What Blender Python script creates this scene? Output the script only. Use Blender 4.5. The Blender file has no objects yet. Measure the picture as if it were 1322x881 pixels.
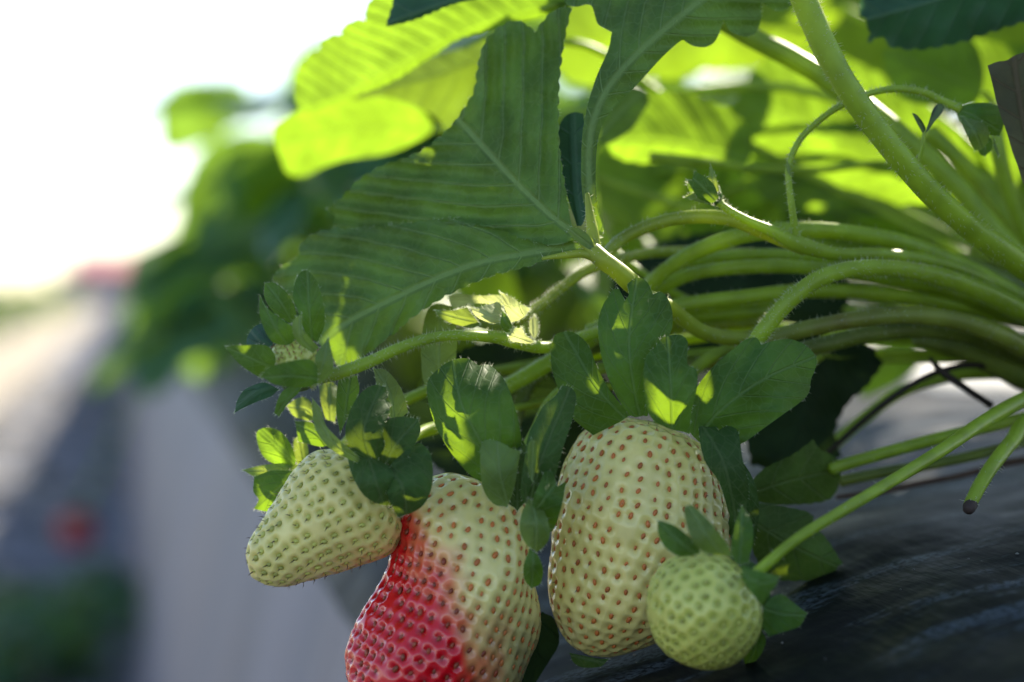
import bpy, math, random
import numpy as np
from mathutils import Vector, Matrix, noise
from mathutils.geometry import delaunay_2d_cdt
from mathutils.kdtree import KDTree

sc = bpy.context.scene
COL = sc.collection
rng = random.Random(7)
R = math.radians

# ------------------------------------------------------------------ camera frame
F = 2964.0
H = 0.36                       # camera height above the aisle
YAW, PITCH = R(9.5), R(1.36)
FW = Vector((math.sin(YAW)*math.cos(PITCH), math.cos(YAW)*math.cos(PITCH), -math.sin(PITCH)))
RT = Vector((math.cos(YAW), -math.sin(YAW), 0))
UP = RT.cross(FW)
C0 = Vector((0, 0, H))
SUN = Vector((0.95, 1.0, 1.0)).normalized()

def P(px, py, d):
    d = d*0.01
    return C0 + FW*d + RT*((px-661)/F*d) + UP*((440.5-py)/F*d)

def proj(w):
    v = w - C0
    d = v.dot(FW)
    return 661+F*v.dot(RT)/d, 440.5-F*v.dot(UP)/d, d*100

# ------------------------------------------------------------------ objects
def link(o, parent=None):
    COL.objects.link(o)
    if parent is not None:
        o.parent = parent
    return o

def mk(name, me, mats, parent=None):
    for m in (mats if isinstance(mats, (list, tuple)) else [mats]):
        me.materials.append(m)
    o = bpy.data.objects.new(name, me)
    link(o, parent)
    if parent is not None:
        o.matrix_parent_inverse = Matrix.Translation(-parent.location) if parent.location.length else Matrix()
    return o

def tag(o, label=None, cat=None, group=None, kind=None):
    if label: o['label'] = label
    if cat: o['category'] = cat
    if group: o['group'] = group
    if kind: o['kind'] = kind
    return o

def thing(name, loc, label, cat, group=None):
    o = bpy.data.objects.new(name, None)
    o.empty_display_size = 0.005
    link(o)
    o.location = loc
    return tag(o, label, cat, group)

def mesh(name, verts, faces, smooth=True, mi=None, attrs=None):
    me = bpy.data.meshes.new(name)
    me.from_pydata([tuple(v) for v in verts], [], faces)
    n = len(me.polygons)
    if smooth:
        me.polygons.foreach_set('use_smooth', [True]*n)
    if mi is not None:
        me.polygons.foreach_set('material_index', mi)
    for k, vals in (attrs or {}).items():
        a = me.attributes.new(k, 'FLOAT', 'POINT')
        a.data.foreach_set('value', vals)
    me.update()
    return me

# ------------------------------------------------------------------ materials
class NT:
    def __init__(s, name):
        s.m = bpy.data.materials.new(name)
        s.m.use_nodes = True
        s.t = s.m.node_tree
        s.t.nodes.clear()
        s.out = s.n('ShaderNodeOutputMaterial')
    def n(s, typ, **kw):
        nd = s.t.nodes.new(typ)
        for k, v in kw.items(): setattr(nd, k, v)
        return nd
    def l(s, a, b): s.t.links.new(a, b)
    def put(s, sock, v):
        if isinstance(v, bpy.types.NodeSocket): s.l(v, sock)
        elif isinstance(v, (tuple, list)): sock.default_value = tuple(v)+((1,) if len(v) == 3 and sock.type == 'RGBA' else ())
        else: sock.default_value = v
    def math(s, op, a, b=0.0, c=None, clamp=False):
        nd = s.n('ShaderNodeMath', operation=op, use_clamp=clamp)
        s.put(nd.inputs[0], a); s.put(nd.inputs[1], b)
        if c is not None: s.put(nd.inputs[2], c)
        return nd.outputs[0]
    def attr(s, name):
        return s.n('ShaderNodeAttribute', attribute_name=name).outputs['Fac']
    def step(s, v, a, b, lo=0.0, hi=1.0):
        nd = s.n('ShaderNodeMapRange', interpolation_type='SMOOTHSTEP')
        s.put(nd.inputs[0], v)
        for i, x in enumerate((a, b, lo, hi)): s.put(nd.inputs[i+1], x)
        return nd.outputs[0]
    def mix(s, f, a, b, typ='MIX'):
        nd = s.n('ShaderNodeMix', data_type='RGBA', blend_type=typ)
        s.put(nd.inputs[0], f); s.put(nd.inputs[6], a); s.put(nd.inputs[7], b)
        return nd.outputs[2]
    def noise(s, scale, detail=3, rough=0.55, vec=None, out=0):
        nd = s.n('ShaderNodeTexNoise')
        nd.inputs['Scale'].default_value = scale
        nd.inputs['Detail'].default_value = detail
        nd.inputs['Roughness'].default_value = rough
        if vec is None: vec = s.n('ShaderNodeTexCoord').outputs['Object']
        s.l(vec, nd.inputs['Vector'])
        return nd.outputs[out]
    def bump(s, h, strength, dist, nrm=None):
        nd = s.n('ShaderNodeBump')
        nd.inputs['Strength'].default_value = strength
        nd.inputs['Distance'].default_value = dist
        s.l(h, nd.inputs['Height'])
        if nrm is not None: s.l(nrm, nd.inputs['Normal'])
        return nd.outputs[0]
    def princ(s, col, rough, nrm=None, **kw):
        nd = s.n('ShaderNodeBsdfPrincipled')
        s.put(nd.inputs['Base Color'], col); s.put(nd.inputs['Roughness'], rough)
        for k, v in kw.items(): s.put(nd.inputs[k.replace('_', ' ')], v)
        if nrm is not None: s.l(nrm, nd.inputs['Normal'])
        return nd
    def done(s, sh):
        s.l(sh, s.out.inputs['Surface'])
        return s.m

def leaf_mat(name, base, trans, vein=(0.16, 0.24, 0.07), tmix=0.42, rough=0.5, spec=0.35, veinw=0.05, veinamt=0.5, bumpdir=1.0, ribw=0.05, netamt=0.13, bd=0.0004, edgecol=None, tipbrown=0.0):
    t = NT(name)
    ph = t.attr('ph'); q = t.attr('q')
    fr = t.math('FRACT', ph)
    a = t.math('ABSOLUTE', t.math('SUBTRACT', fr, 0.5))
    sec = t.step(a, 0.5-veinw*1.6, 0.5-veinw*0.3)
    rib = t.step(t.math('ABSOLUTE', q), ribw*1.7, ribw*.5)
    v = t.math('MAXIMUM', sec, rib)
    # fine net of veins laid out on the blade itself
    cmb = t.n('ShaderNodeCombineXYZ')
    t.l(t.attr('s'), cmb.inputs[0]); t.l(q, cmb.inputs[1])
    vo = t.n('ShaderNodeTexVoronoi', feature='DISTANCE_TO_EDGE')
    vo.inputs['Scale'].default_value = 5.5
    t.l(cmb.outputs[0], vo.inputs['Vector'])
    net = t.step(vo.outputs['Distance'], 0.09, 0.0)
    n1 = t.noise(90, 3)
    n2 = t.noise(420, 2)
    col = t.mix(t.step(n1, 0.3, 0.72), tuple(c*0.72 for c in base), tuple(min(1, c*1.28) for c in base))
    col = t.mix(t.math('MULTIPLY', t.step(n2, 0.55, 0.8), 0.35), col, (base[0]*1.5+.01, base[1]*1.2, base[2]))
    col = t.mix(t.math('MULTIPLY', net, netamt), col, vein)
    col = t.mix(t.math('MULTIPLY', v, veinamt), col, vein)
    h = t.math('MULTIPLY', t.math('ADD', v, t.math('MULTIPLY', net, 0.10)), bumpdir)
    h = t.math('ADD', h, t.math('MULTIPLY', n2, 0.5))
    nrm = t.bump(h, 0.6, bd)
    p = t.princ(col, rough, nrm)
    p.inputs['Specular IOR Level'].default_value = spec
    tcol = t.mix(t.step(n1, 0.3, 0.75), tuple(c*0.6 for c in trans), trans)
    tcol = t.mix(t.math('MULTIPLY', v, 0.6), tcol, tuple(c*0.55 for c in trans))
    tcol = t.mix(t.math('MULTIPLY', net, 0.16), tcol, tuple(c*0.6 for c in trans))
    tr = t.n('ShaderNodeBsdfTranslucent')
    t.l(tcol, tr.inputs['Color']); t.l(nrm, tr.inputs['Normal'])
    mx = t.n('ShaderNodeMixShader'); mx.inputs[0].default_value = tmix
    t.l(p.outputs[0], mx.inputs[1]); t.l(tr.outputs[0], mx.inputs[2])
    return t.done(mx.outputs[0])

YT = (0.42, 0.70, 0.03)
M_TOP = leaf_mat('leaf_upper_side', (0.030, 0.085, 0.028), (0.32, 0.50, 0.03), vein=(0.07, 0.14, 0.045), bumpdir=-1, spec=0.4, rough=0.45, tmix=0.32)
M_UND = leaf_mat('leaf_under_side', (0.080, 0.165, 0.036), (0.34, 0.56, 0.025), vein=(0.19, 0.30, 0.10), bumpdir=1, rough=0.55, spec=0.25, tmix=0.25, veinamt=0.75, veinw=.042, ribw=.055, netamt=.22, bd=.0011)
M_BRIGHT = leaf_mat('leaf_backlit_tint', (0.07, 0.15, 0.02), (0.36, 0.62, 0.03), vein=(0.14, 0.24, 0.06), bumpdir=1, tmix=0.52)  # backlit copy of the leaf: sun glow put into its transmitted colour
M_LIME = leaf_mat('leaf_backlit_tint_mid', (0.05, 0.12, 0.02), (0.36, 0.58, 0.025), vein=(0.10, 0.18, 0.05), bumpdir=1, tmix=0.48)  # second backlit copy, sunlit green put into the colour
M_SEP = leaf_mat('sepal_green', (0.042, 0.110, 0.024), YT, vein=(0.13, 0.22, 0.08), bumpdir=1, rough=0.55, spec=0.15, ribw=.02, netamt=.3, veinw=0.035, veinamt=0.6, tmix=0.28)
M_SEP2 = leaf_mat('sepal_pale', (0.075, 0.15, 0.045), (0.62, 0.80, 0.08), vein=(0.20, 0.30, 0.12), bumpdir=1, rough=0.5, ribw=.02, netamt=.25, veinw=.03, veinamt=0.5, tmix=0.36)
M_SEPD = leaf_mat('sepal_dark', (0.032, 0.082, 0.022), (0.30, 0.45, 0.03), vein=(0.10, 0.15, 0.06), bumpdir=1, rough=0.55, spec=.12, ribw=.02, netamt=.3, veinw=.03, veinamt=0.5, tmix=0.16)
M_DEEP = leaf_mat('leaf_shade_tint', (0.010, 0.026, 0.010), (0.06, 0.12, 0.01), vein=(0.02, 0.045, 0.015), bumpdir=1, rough=0.6, spec=.15, veinamt=0.3, tmix=0.12)  # shaded copy of the leaf: deep shade put into its dark colour
M_BG = leaf_mat('leaf_sky_tint', (0.034, 0.13, 0.075), (0.45, 0.80, 0.07), vein=(0.06, 0.15, 0.07), bumpdir=-1, rough=0.42, spec=.4, tmix=0.33)  # blue sky reflection put into the green of the base colour
M_FUZZ = leaf_mat('fuzzy_sepal_glare', (0.42, 0.50, 0.25), (0.85, 0.92, 0.30), vein=(.5, .6, .3), ribw=.02, tmix=.5, veinamt=.3, rough=.7)  # overexposed sun put into the pale colour of the fuzzy sepals
M_TEAL = leaf_mat('leaf_blue_green', (0.020, 0.070, 0.042), (0.12, 0.32, 0.08), vein=(0.05, 0.12, 0.07), bumpdir=-1, tmix=0.22)
M_DRY = leaf_mat('dry_leaf', (0.085, 0.085, 0.040), (0.22, 0.19, 0.05), vein=(0.11, 0.07, 0.04), bumpdir=1, tmix=0.15, rough=0.75)
M_SPROUT = leaf_mat('sprout_green', (0.012, 0.035, 0.016), (0.10, 0.2, 0.03), tmix=0.1)

def stem_mat(name, col, rough=0.42, spots=0.0, spotc=(0.09, 0.035, 0.015), sss=0.25):
    t = NT(name)
    n1 = t.noise(160, 4); n2 = t.noise(60, 3)
    c = t.mix(t.step(n1, 0.3, 0.7), tuple(x*0.78 for x in col), tuple(x*1.2 for x in col))
    c = t.mix(t.math('MULTIPLY', t.step(n2, 0.62 - spots*0.2, 0.78), spots), c, spotc)
    nrm = t.bump(n1, 0.35, 0.0004)
    p = t.princ(c, rough, nrm, Subsurface_Weight=sss, Subsurface_Scale=0.0015)
    p.inputs['Subsurface Radius'].default_value = (0.9, 1.0, 0.2)
    tr = t.n('ShaderNodeBsdfTranslucent')
    t.put(tr.inputs['Color'], (min(1, col[0]*2.6), min(1, col[1]*2.4), col[2]))
    mx = t.n('ShaderNodeMixShader'); mx.inputs[0].default_value = 0.25
    t.l(p.outputs[0], mx.inputs[1]); t.l(tr.outputs[0], mx.inputs[2])
    return t.done(mx.outputs[0])

M_STEM = stem_mat('stem_green', (0.27, 0.385, 0.032), spots=0.25)
M_STEMY = stem_mat('stem_yellow_green', (0.27, 0.34, 0.035))
M_STEMB = stem_mat('stem_browned', (0.20, 0.245, 0.04), spots=0.7)
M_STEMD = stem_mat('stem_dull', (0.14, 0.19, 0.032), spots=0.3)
M_RUN = stem_mat('runner_dead', (0.028, 0.018, 0.014), rough=0.6, sss=0)
M_RUNB = stem_mat('runner_brown', (0.10, 0.055, 0.04), rough=0.6, sss=0)
def plain(name, col, rough=0.6, **kw):
    t = NT(name)
    n1 = t.noise(200, 2)
    c = t.mix(t.step(n1, 0.3, 0.7), tuple(x*0.68 for x in col), tuple(min(1, x*1.25) for x in col))
    p = t.princ(c, rough, None, **kw)
    return t.done(p.outputs[0])
def hair_mat(name, col, tcol, m=0.5):
    t = NT(name)
    p = t.princ(col, 0.4)
    tr = t.n('ShaderNodeBsdfTranslucent'); t.put(tr.inputs['Color'], tcol)
    mx = t.n('ShaderNodeMixShader'); mx.inputs[0].default_value = m
    t.l(p.outputs[0], mx.inputs[1]); t.l(tr.outputs[0], mx.inputs[2])
    return t.done(mx.outputs[0])
M_HAIR = hair_mat('plant_hair', (0.6, 0.65, 0.45), (0.9, 0.92, 0.7))
M_STYLE = plain('seed_style_brown', (0.07, 0.04, 0.02), 0.5)
M_TIP = plain('cut_end_brown', (0.05, 0.03, 0.025), 0.8)

def fruit_mat(name, pale, pitc, red=(0.55, 0.008, 0.02), redpit=(0.35, 0.004, 0.008), rough=0.33, dull_tone=(0.10, 0.07, 0.04)):
    t = NT(name)
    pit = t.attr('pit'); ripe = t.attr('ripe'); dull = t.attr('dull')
    n1 = t.noise(110, 3)
    c = t.mix(t.step(n1, 0.3, 0.72), tuple(x*0.88 for x in pale), tuple(min(1, x*1.08) for x in pale))
    c = t.mix(pit, c, pitc)
    r = t.mix(pit, red, redpit)
    n4 = t.noise(420, 2)
    c = t.mix(t.math('MULTIPLY', t.step(n4, .55, .8), .18), c, (pale[0]*.75, pale[1]*.62, pale[2]*.35))
    c = t.mix(ripe, c, r)
    c = t.mix(dull, c, dull_tone)  # brown mixed in towards the lower right by the dull attribute
    n3 = t.noise(900, 2)
    nrm = t.bump(n3, 0.12, 0.0004)
    p = t.princ(c, rough, nrm, Subsurface_Weight=0.3, Subsurface_Scale=0.003)
    p.inputs['Subsurface Radius'].default_value = (1.0, 0.75, 0.4)
    p.inputs['Specular IOR Level'].default_value = 0.55
    t.put(p.inputs['Coat Weight'], t.math('MULTIPLY_ADD', ripe, 0.35, 0.25))
    p.inputs['Coat Roughness'].default_value = 0.12
    return t.done(p.outputs[0])
M_FWHITE = fruit_mat('white_fruit_flesh', (0.82, 0.705, 0.255), (0.68, 0.54, 0.14), rough=.24)
M_FRED = fruit_mat('half_ripe_flesh', (0.82, 0.70, 0.27), (0.62, 0.49, 0.14), red=(0.72, 0.005, 0.013), redpit=(0.42, 0.003, 0.006), rough=0.2)
M_FGREEN = fruit_mat('green_fruit_flesh', (0.80, 0.69, 0.25), (0.55, 0.50, 0.10), rough=.4)
M_FSMALL = fruit_mat('small_green_flesh', (0.64, 0.64, 0.16), (0.36, 0.43, 0.05), rough=0.4)
M_SEEDR = plain('seed_orange_red', (0.56, 0.16, 0.035), 0.35)
M_SEEDG = plain('seed_green', (0.42, 0.43, 0.09), 0.45)
M_SEEDD = plain('seed_dark_red', (0.28, 0.05, 0.015), 0.35)
M_RIPE = fruit_mat('ripe_red_flesh', (0.6, 0.03, 0.02), (0.3, 0.01, 0.01), red=(.6, .012, .015))

# ------------------------------------------------------------------ curve helpers
def cr(pts, n, closed=False):
    """Catmull-Rom through tuples."""
    pts = [np.array(p, float) for p in pts]
    out = []
    m = len(pts)
    segs = m if closed else m-1
    for i in range(segs):
        if closed:
            a, b, c, d = pts[(i-1) % m], pts[i], pts[(i+1) % m], pts[(i+2) % m]
        else:
            a, b, c, d = pts[max(i-1, 0)], pts[i], pts[i+1], pts[min(i+2, m-1)]
        for k in range(n):
            u = k/n
            out.append(0.5*((2*b)+(-a+c)*u+(2*a-5*b+4*c-d)*u*u+(-a+3*b-3*c+d)*u**3))
    if not closed: out.append(pts[-1])
    return out

# ------------------------------------------------------------------ blade from an outline at true distance
def blade(name, outline, rib, mat, parent=None, sR=0.0, sL=0.0, cup=0.0, per=0.55, cot=0.9, quilt=0.03,
          step=7.0, wav=0.06, smooth=3, scal=0.0, scp=14.0, hairs=0, fold_at=None, tooth_skip=30, seed=0):
    """outline: (x, y) points, rib: (x, y, distance in cm) from the base to the tip.  sR/sL: how much
    the halves right/left of the rib lean away (cm per cm)."""
    r = random.Random(seed+len(outline)*31+int(outline[0][0]))
    o2 = []
    for i, p in enumerate(outline):
        a = Vector(outline[i-1]); b = Vector(p); c = Vector(outline[(i+1) % len(outline)])
        if (b-a).length > .1 and (c-b).length > .1 and (b-a).angle(c-b) > 1.1:
            o2 += [tuple(b.lerp(a, .22)), tuple(b), tuple(b.lerp(c, .22))]
        else: o2.append(tuple(p))
    ol = [tuple(p) for p in cr(o2, smooth, True)]
    base = np.array(rib[0][:2], float)
    if scal:
        # resample evenly, then push rounded teeth outwards
        pts = [np.array(p) for p in ol]
        dense = []
        for i in range(len(pts)):
            a, b = pts[i], pts[(i+1) % len(pts)]
            k = max(1, int(np.linalg.norm(b-a)/3.0))
            dense += [a+(b-a)*j/k for j in range(k)]
        area = sum(a[0]*b[1]-b[0]*a[1] for a, b in zip(dense, dense[1:]+dense[:1]))
        sg = 1 if area > 0 else -1
        acc = 0; out = []
        n = len(dense)
        for i in range(n):
            a, b = dense[i-1], dense[(i+1) % n]
            acc += np.linalg.norm(dense[i]-dense[i-1])
            tg = (b-a)/(np.linalg.norm(b-a)+1e-6)
            nr = np.array([tg[1], -tg[0]])*sg
            k = min(1, max(0, (np.linalg.norm(dense[i]-base)-tooth_skip)/40))
            out.append(tuple(dense[i]+nr*scal*k*(abs(math.sin(math.pi*acc/scp))**0.7-0.6)))
        ol = out
    xs = [p[0] for p in ol]; ys = [p[1] for p in ol]
    V = [Vector((p[0], p[1])) for p in ol]
    n0 = len(V)
    E = [(i, (i+1) % n0) for i in range(n0)]
    x = min(xs)+step*.5; row = 0
    yy = min(ys)+step*.5
    while yy < max(ys):
        x = min(xs)+(step*.5 if row % 2 else step)
        while x < max(xs):
            V.append(Vector((x+r.uniform(-.15, .15)*step, yy+r.uniform(-.15, .15)*step)))
            x += step
        yy += step*0.87; row += 1
    vs, es, fs, ov, oe, of = delaunay_2d_cdt(V, E, [list(range(n0))], 1, 1e-4)
    # rib polyline
    rb = cr([(a, b, c) for a, b, c in rib], 8)
    cum = [0]
    for a, b in zip(rb, rb[1:]): cum.append(cum[-1]+float(np.linalg.norm(b[:2]-a[:2])))
    rbA = np.array(rb); A = rbA[:-1, :2]; B = rbA[1:, :2]; AB = B-A; L2 = (AB**2).sum(1)+1e-9
    dm = float(np.mean([q[2] for q in rib]))/F
    verts = []; aph = []; aq = []; asx = []
    ns = r.uniform(0, 50)
    for v in vs:
        p = np.array([v.x, v.y])
        u = ((p-A)*AB).sum(1)/L2
        uc = np.clip(u, 0, 1)
        near = A+AB*uc[:, None]
        d2 = ((p-near)**2).sum(1)
        i = int(np.argmin(d2))
        uu = float(u[i]) if i in (0, len(A)-1) else float(uc[i])
        if i == 0: uu = min(uu, 1)
        if i == len(A)-1: uu = max(uu, 0)
        if i not in (0, len(A)-1): uu = min(1, max(0, uu))
        elif len(A) > 1 and i == 0: uu = max(-3, uu)
        segl = math.sqrt(L2[i])
        s = (cum[i]+uu*segl)*dm
        tx, ty = AB[i]/segl
        w = p-A[i]
        q = float(tx*w[1]-ty*w[0])*dm
        dz = rbA[i, 2]+(rbA[i+1, 2]-rbA[i, 2])*min(1, max(0, uu))
        over = (uu-1)*segl*dm if (i == len(A)-1 and uu > 1) else 0
        aqv = abs(q)
        dd = dz+(sR*q if q > 0 else -sL*q)+cup*aqv*aqv/ max(0.5, cum[-1]*dm)
        dd += over*0.3
        ph = (s-cot*aqv**1.12)/per+0.09*noise.noise(Vector((v.x/38+ns, v.y/38, ns+3)))
        # each strip between two side veins bulges
        k = min(1, aqv/0.35)
        dd += quilt*k*(abs(math.sin(math.pi*ph))**0.8-0.5)
        dd += wav*noise.noise(Vector((v.x/45+ns, v.y/45, ns)))*2*min(1, aqv/0.6+.2)
        verts.append(P(v.x, v.y, dd))
        aph.append(ph); aq.append(q); asx.append(s)
    faces = [list(f) for f in fs]
    mi = [0]*len(faces)
    if hairs:
        edge = list(range(n0))
        ct = sum((verts[i] for i in edge), Vector())/n0
        for _ in range(hairs):
            i = r.choice(edge)
            a = verts[i]; b = verts[(i+1) % n0]
            p = a.lerp(b, r.random())
            dr = ((p-ct).normalized()+Vector((r.uniform(-.6, .6), r.uniform(-.6, .6), r.uniform(-.6, .6)))).normalized()
            k = len(verts); wd = 0.000022
            sd = dr.cross(FW).normalized()*wd
            ln = r.uniform(.0003, .0008)
            verts += [p-sd, p+sd, p+dr*ln]
            faces.append([k, k+1, k+2]); mi.append(1)
            aph += [0.5]*3; aq += [1]*3; asx += [0]*3
    me = mesh(name, verts, faces, mi=mi, attrs={'ph': aph, 'q': aq, 's': asx})
    return mk(name, me, [mat, M_HAIR] if hairs else mat, parent)

# ------------------------------------------------------------------ tubes
def frames(pts):
    tg = []
    for i in range(len(pts)):
        a = pts[max(0, i-1)]; b = pts[min(len(pts)-1, i+1)]
        tg.append((b-a).normalized())
    u = tg[0].orthogonal().normalized(); out = []
    for t in tg:
        u = (u-t*u.dot(t)).normalized()
        out.append((t, u, t.cross(u)))
    return out

def tube_geo(pts, rad, seg=12, hairs=0, r=rng, hl=(.0005, .0011), hw=0.00005, lump=0.05, cap=True):
    fr = frames(pts)
    V = []; Fc = []; mi = []
    ns = r.uniform(0, 99)
    for i, (p, (t, u, w)) in enumerate(zip(pts, fr)):
        for k in range(seg):
            a = 2*math.pi*k/seg
            rr = rad[i]*(1+lump*noise.noise(Vector((math.cos(a)*1.2+ns, math.sin(a)*1.2, i*0.22))))
            V.append(p+(u*math.cos(a)+w*math.sin(a))*rr)
    n = len(pts)
    for i in range(n-1):
        for k in range(seg):
            Fc.append([i*seg+k, i*seg+(k+1) % seg, (i+1)*seg+(k+1) % seg, (i+1)*seg+k]); mi.append(0)
    if cap:
        for i, sgn in ((0, -1), (n-1, 1)):
            V.append(pts[i]+fr[i][0]*rad[i]*0.5*sgn)
            c = len(V)-1
            for k in range(seg):
                a, b = i*seg+k, i*seg+(k+1) % seg
                Fc.append([a, b, c] if sgn > 0 else [b, a, c]); mi.append(0)
    for _ in range(hairs):
        i = r.randrange(n-1); f = r.random()
        p = pts[i].lerp(pts[i+1], f); t, u, w = fr[i]; rd = rad[i]
        a = r.uniform(0, 2*math.pi)
        d = u*math.cos(a)+w*math.sin(a)
        dr = (d+t*r.uniform(-.5, .5)+Vector((r.uniform(-.25, .25),)*3)).normalized()
        b0 = p+d*rd*0.97; ln = r.uniform(*hl)
        s1 = t*hw; s2 = d.cross(t)*hw
        k = len(V)
        V += [b0-s1-s2*.6, b0+s1-s2*.6, b0+s2, b0+dr*ln]
        Fc += [[k, k+1, k+3], [k+1, k+2, k+3], [k+2, k, k+3]]; mi += [1, 1, 1]
    return V, Fc, mi

def stem(name, pts, radii, mat, parent=None, hairs=0, n=9, seg=12, **kw):
    """pts (x, y, cm), radii in picture units at each point (or one number / pair)."""
    if not isinstance(radii, (list, tuple)): radii = [radii]*len(pts)
    if len(radii) != len(pts):
        radii = [radii[0]+(radii[-1]-radii[0])*i/(len(pts)-1) for i in range(len(pts))]
    q = cr([(a, b, c, e) for (a, b, c), e in zip(pts, radii)], n)
    W = [P(x[0], x[1], x[2]) for x in q]
    rd = [x[3]*x[2]*0.01/F for x in q]
    V, Fc, mi = tube_geo(W, rd, seg=seg, hairs=hairs, **kw)
    return mk(name, mesh(name, V, Fc, mi=mi), [mat, M_HAIR], parent)

# ------------------------------------------------------------------ fruit
def fruit(name, st, mats, parent, spacing=0.0028, pitd=0.0006, sig=0.0009, pitw=0.0009, seedl=0.0007, seedw=0.00045,
          ripef=None, dullf=None, styles=1.0, stlen=0.0013, sthw=0.00006, res=0.00035, dep=1.0, lump=0.0008, squash=1.0, seed=1, aim=None, sunk=0.00015, hair_mat_i=2):
    """st: stations (x, y, radius, cm) from the calyx to the tip."""
    r = random.Random(seed)
    q = cr(st, 14)
    ctr = [P(a[0], a[1], a[3]) for a in q]
    rad = [max(0.0, a[2])*a[3]*0.01/F for a in q]
    ax = (ctr[-1]-ctr[0]).normalized()
    if aim is not None: ax = aim
    b = (RT-ax*RT.dot(ax)).normalized(); c = ax.cross(b)
    # reparametrise by arc length
    cum = [0]
    for i in range(1, len(ctr)):
        cum.append(cum[-1]+math.hypot((ctr[i]-ctr[i-1]).length, rad[i]-rad[i-1]))
    Ltot = cum[-1]
    def at(s):
        s = min(max(s, 0), Ltot)
        i = 0
        lo = int(np.searchsorted(cum, s, side='right'))-1
        i = min(max(lo, 0), len(cum)-2)
        f = (s-cum[i])/(cum[i+1]-cum[i]+1e-12)
        return ctr[i].lerp(ctr[i+1], f), rad[i]+(rad[i+1]-rad[i])*f
    ns = r.uniform(0, 99)
    def surf(s, a):
        cc, rr = at(s)
        d = b*math.cos(a)+c*math.sin(a)*squash
        p = cc+d*rr
        l = lump*noise.noise((p-C0)*70+Vector((ns, 0, 0)))*min(1, rr/0.006)
        return p+d*l, d
    seeds = []
    s = spacing*0.6; k = 0
    while s < Ltot-spacing*0.3:
        cc, rr = at(s)
        n = max(1, int(round(2*math.pi*rr/spacing)))
        for j in range(n):
            a = 2*math.pi*(j+0.5*(k % 2)+r.uniform(-.1, .1))/n+k*0.13
            ss = s+(r.uniform(-.13, .13)+.35*noise.noise(Vector((a*1.5+ns, s*90, 0))))*spacing
            if r.random() > .03: seeds.append((ss, a+r.uniform(-.06, .06)*spacing/max(rr, .003)))
        s += spacing*0.9; k += 1
    sp = [surf(*x)[0] for x in seeds]
    kd = KDTree(len(sp))
    for i, p in enumerate(sp): kd.insert(p, i)
    kd.balance()
    nt = int(Ltot/res); nv = int(2*math.pi*max(rad)/res)
    V = []; pit = []; ripe = []; dull = []; Fc = []
    for i in range(nt+1):
        s = Ltot*i/nt
        for j in range(nv):
            a = 2*math.pi*j/nv
            p, d = surf(s, a)
            _, idx, dist = kd.find(p)
            e = math.exp(-(dist/(sig*(.82+.36*((idx*0.618) % 1))))**2)*(.7+.6*((idx*0.377) % 1))
            # surface normal approx: radial plus the slope of the profile
            (c1, r1), (c2, r2) = at(s-res*2), at(s+res*2)
            dl = (c2-c1).dot(ax); dr = r2-r1
            nrm = (d*dl-ax*dr)
            nrm = nrm.normalized() if nrm.length > 1e-9 else d
            rf = ripef(p, proj(p)) if ripef else 0.0
            amp = pitd*(1+0.45*rf)
            p2 = p-nrm*amp*e
            V.append(p2)
            pit.append(math.exp(-(dist/pitw)**2)); ripe.append(rf)
            dull.append(dullf(p, proj(p)) if dullf else 0.0)
    for i in range(nt):
        for j in range(nv):
            Fc.append([i*nv+j, (i+1)*nv+j, (i+1)*nv+(j+1) % nv, i*nv+(j+1) % nv])
    mi = [0]*len(Fc)
    # seeds sit in the pits, each with its dry style
    for (s, a), p in zip(seeds, sp):
        _, d = surf(s, a)
        (c1, r1), (c2, r2) = at(s-res*2), at(s+res*2)
        nrm = d*(c2-c1).dot(ax)-ax*(r2-r1)
        nrm = nrm.normalized() if nrm.length > 1e-9 else d
        rf = ripef(p, proj(p)) if ripef else 0.0
        t1 = (ax-nrm*ax.dot(nrm)).normalized()
        t1 = (t1+nrm.cross(t1)*r.uniform(-.5, .5)).normalized()
        t2 = nrm.cross(t1)
        cen = p-nrm*(pitd*(1+0.45*rf)-sunk)
        k0 = len(V)
        R1, R2 = 5, 8
        sz = r.choice([.75, .9, 1, 1.05, 1.15])*r.uniform(.9, 1.1)
        for ii in range(1, R1):
            th = math.pi*ii/R1
            for jj in range(R2):
                f = 2*math.pi*jj/R2
                V.append(cen+t1*seedl*sz*math.cos(th)+t2*seedw*sz*math.sin(th)*math.cos(f)+nrm*seedw*0.7*sz*math.sin(th)*math.sin(f))
        V.append(cen+t1*seedl*sz); V.append(cen-t1*seedl*sz)
        for ii in range(R1-2):
            for jj in range(R2):
                Fc.append([k0+ii*R2+jj, k0+ii*R2+(jj+1) % R2, k0+(ii+1)*R2+(jj+1) % R2, k0+(ii+1)*R2+jj]); mi.append(1 if rf < .5 else 3)
        for jj in range(R2):
            Fc.append([len(V)-2, k0+(jj+1) % R2, k0+jj]); mi.append(1 if rf < .5 else 3)
            q0 = k0+(R1-2)*R2
            Fc.append([len(V)-1, q0+jj, q0+(jj+1) % R2]); mi.append(1 if rf < .5 else 3)
        if r.random() < styles:
            dr = (nrm+t1*r.uniform(.0, 1.2)+t2*r.uniform(-.5, .5)).normalized()
            k1 = len(V); hw = sthw
            ln = stlen*r.uniform(.6, 1.1)
            mid = cen+dr*ln*.6; end = mid+(dr+t1*r.uniform(0, .9)).normalized()*ln*.5
            V += [cen-t2*hw, cen+t2*hw, cen+t1*hw, mid-t2*hw, mid+t2*hw, mid+t1*hw, end]
            Fc += [[k1, k1+1, k1+4, k1+3], [k1+1, k1+2, k1+5, k1+4], [k1+2, k1, k1+3, k1+5], [k1+3, k1+4, k1+6], [k1+4, k1+5, k1+6], [k1+5, k1+3, k1+6]]
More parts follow.
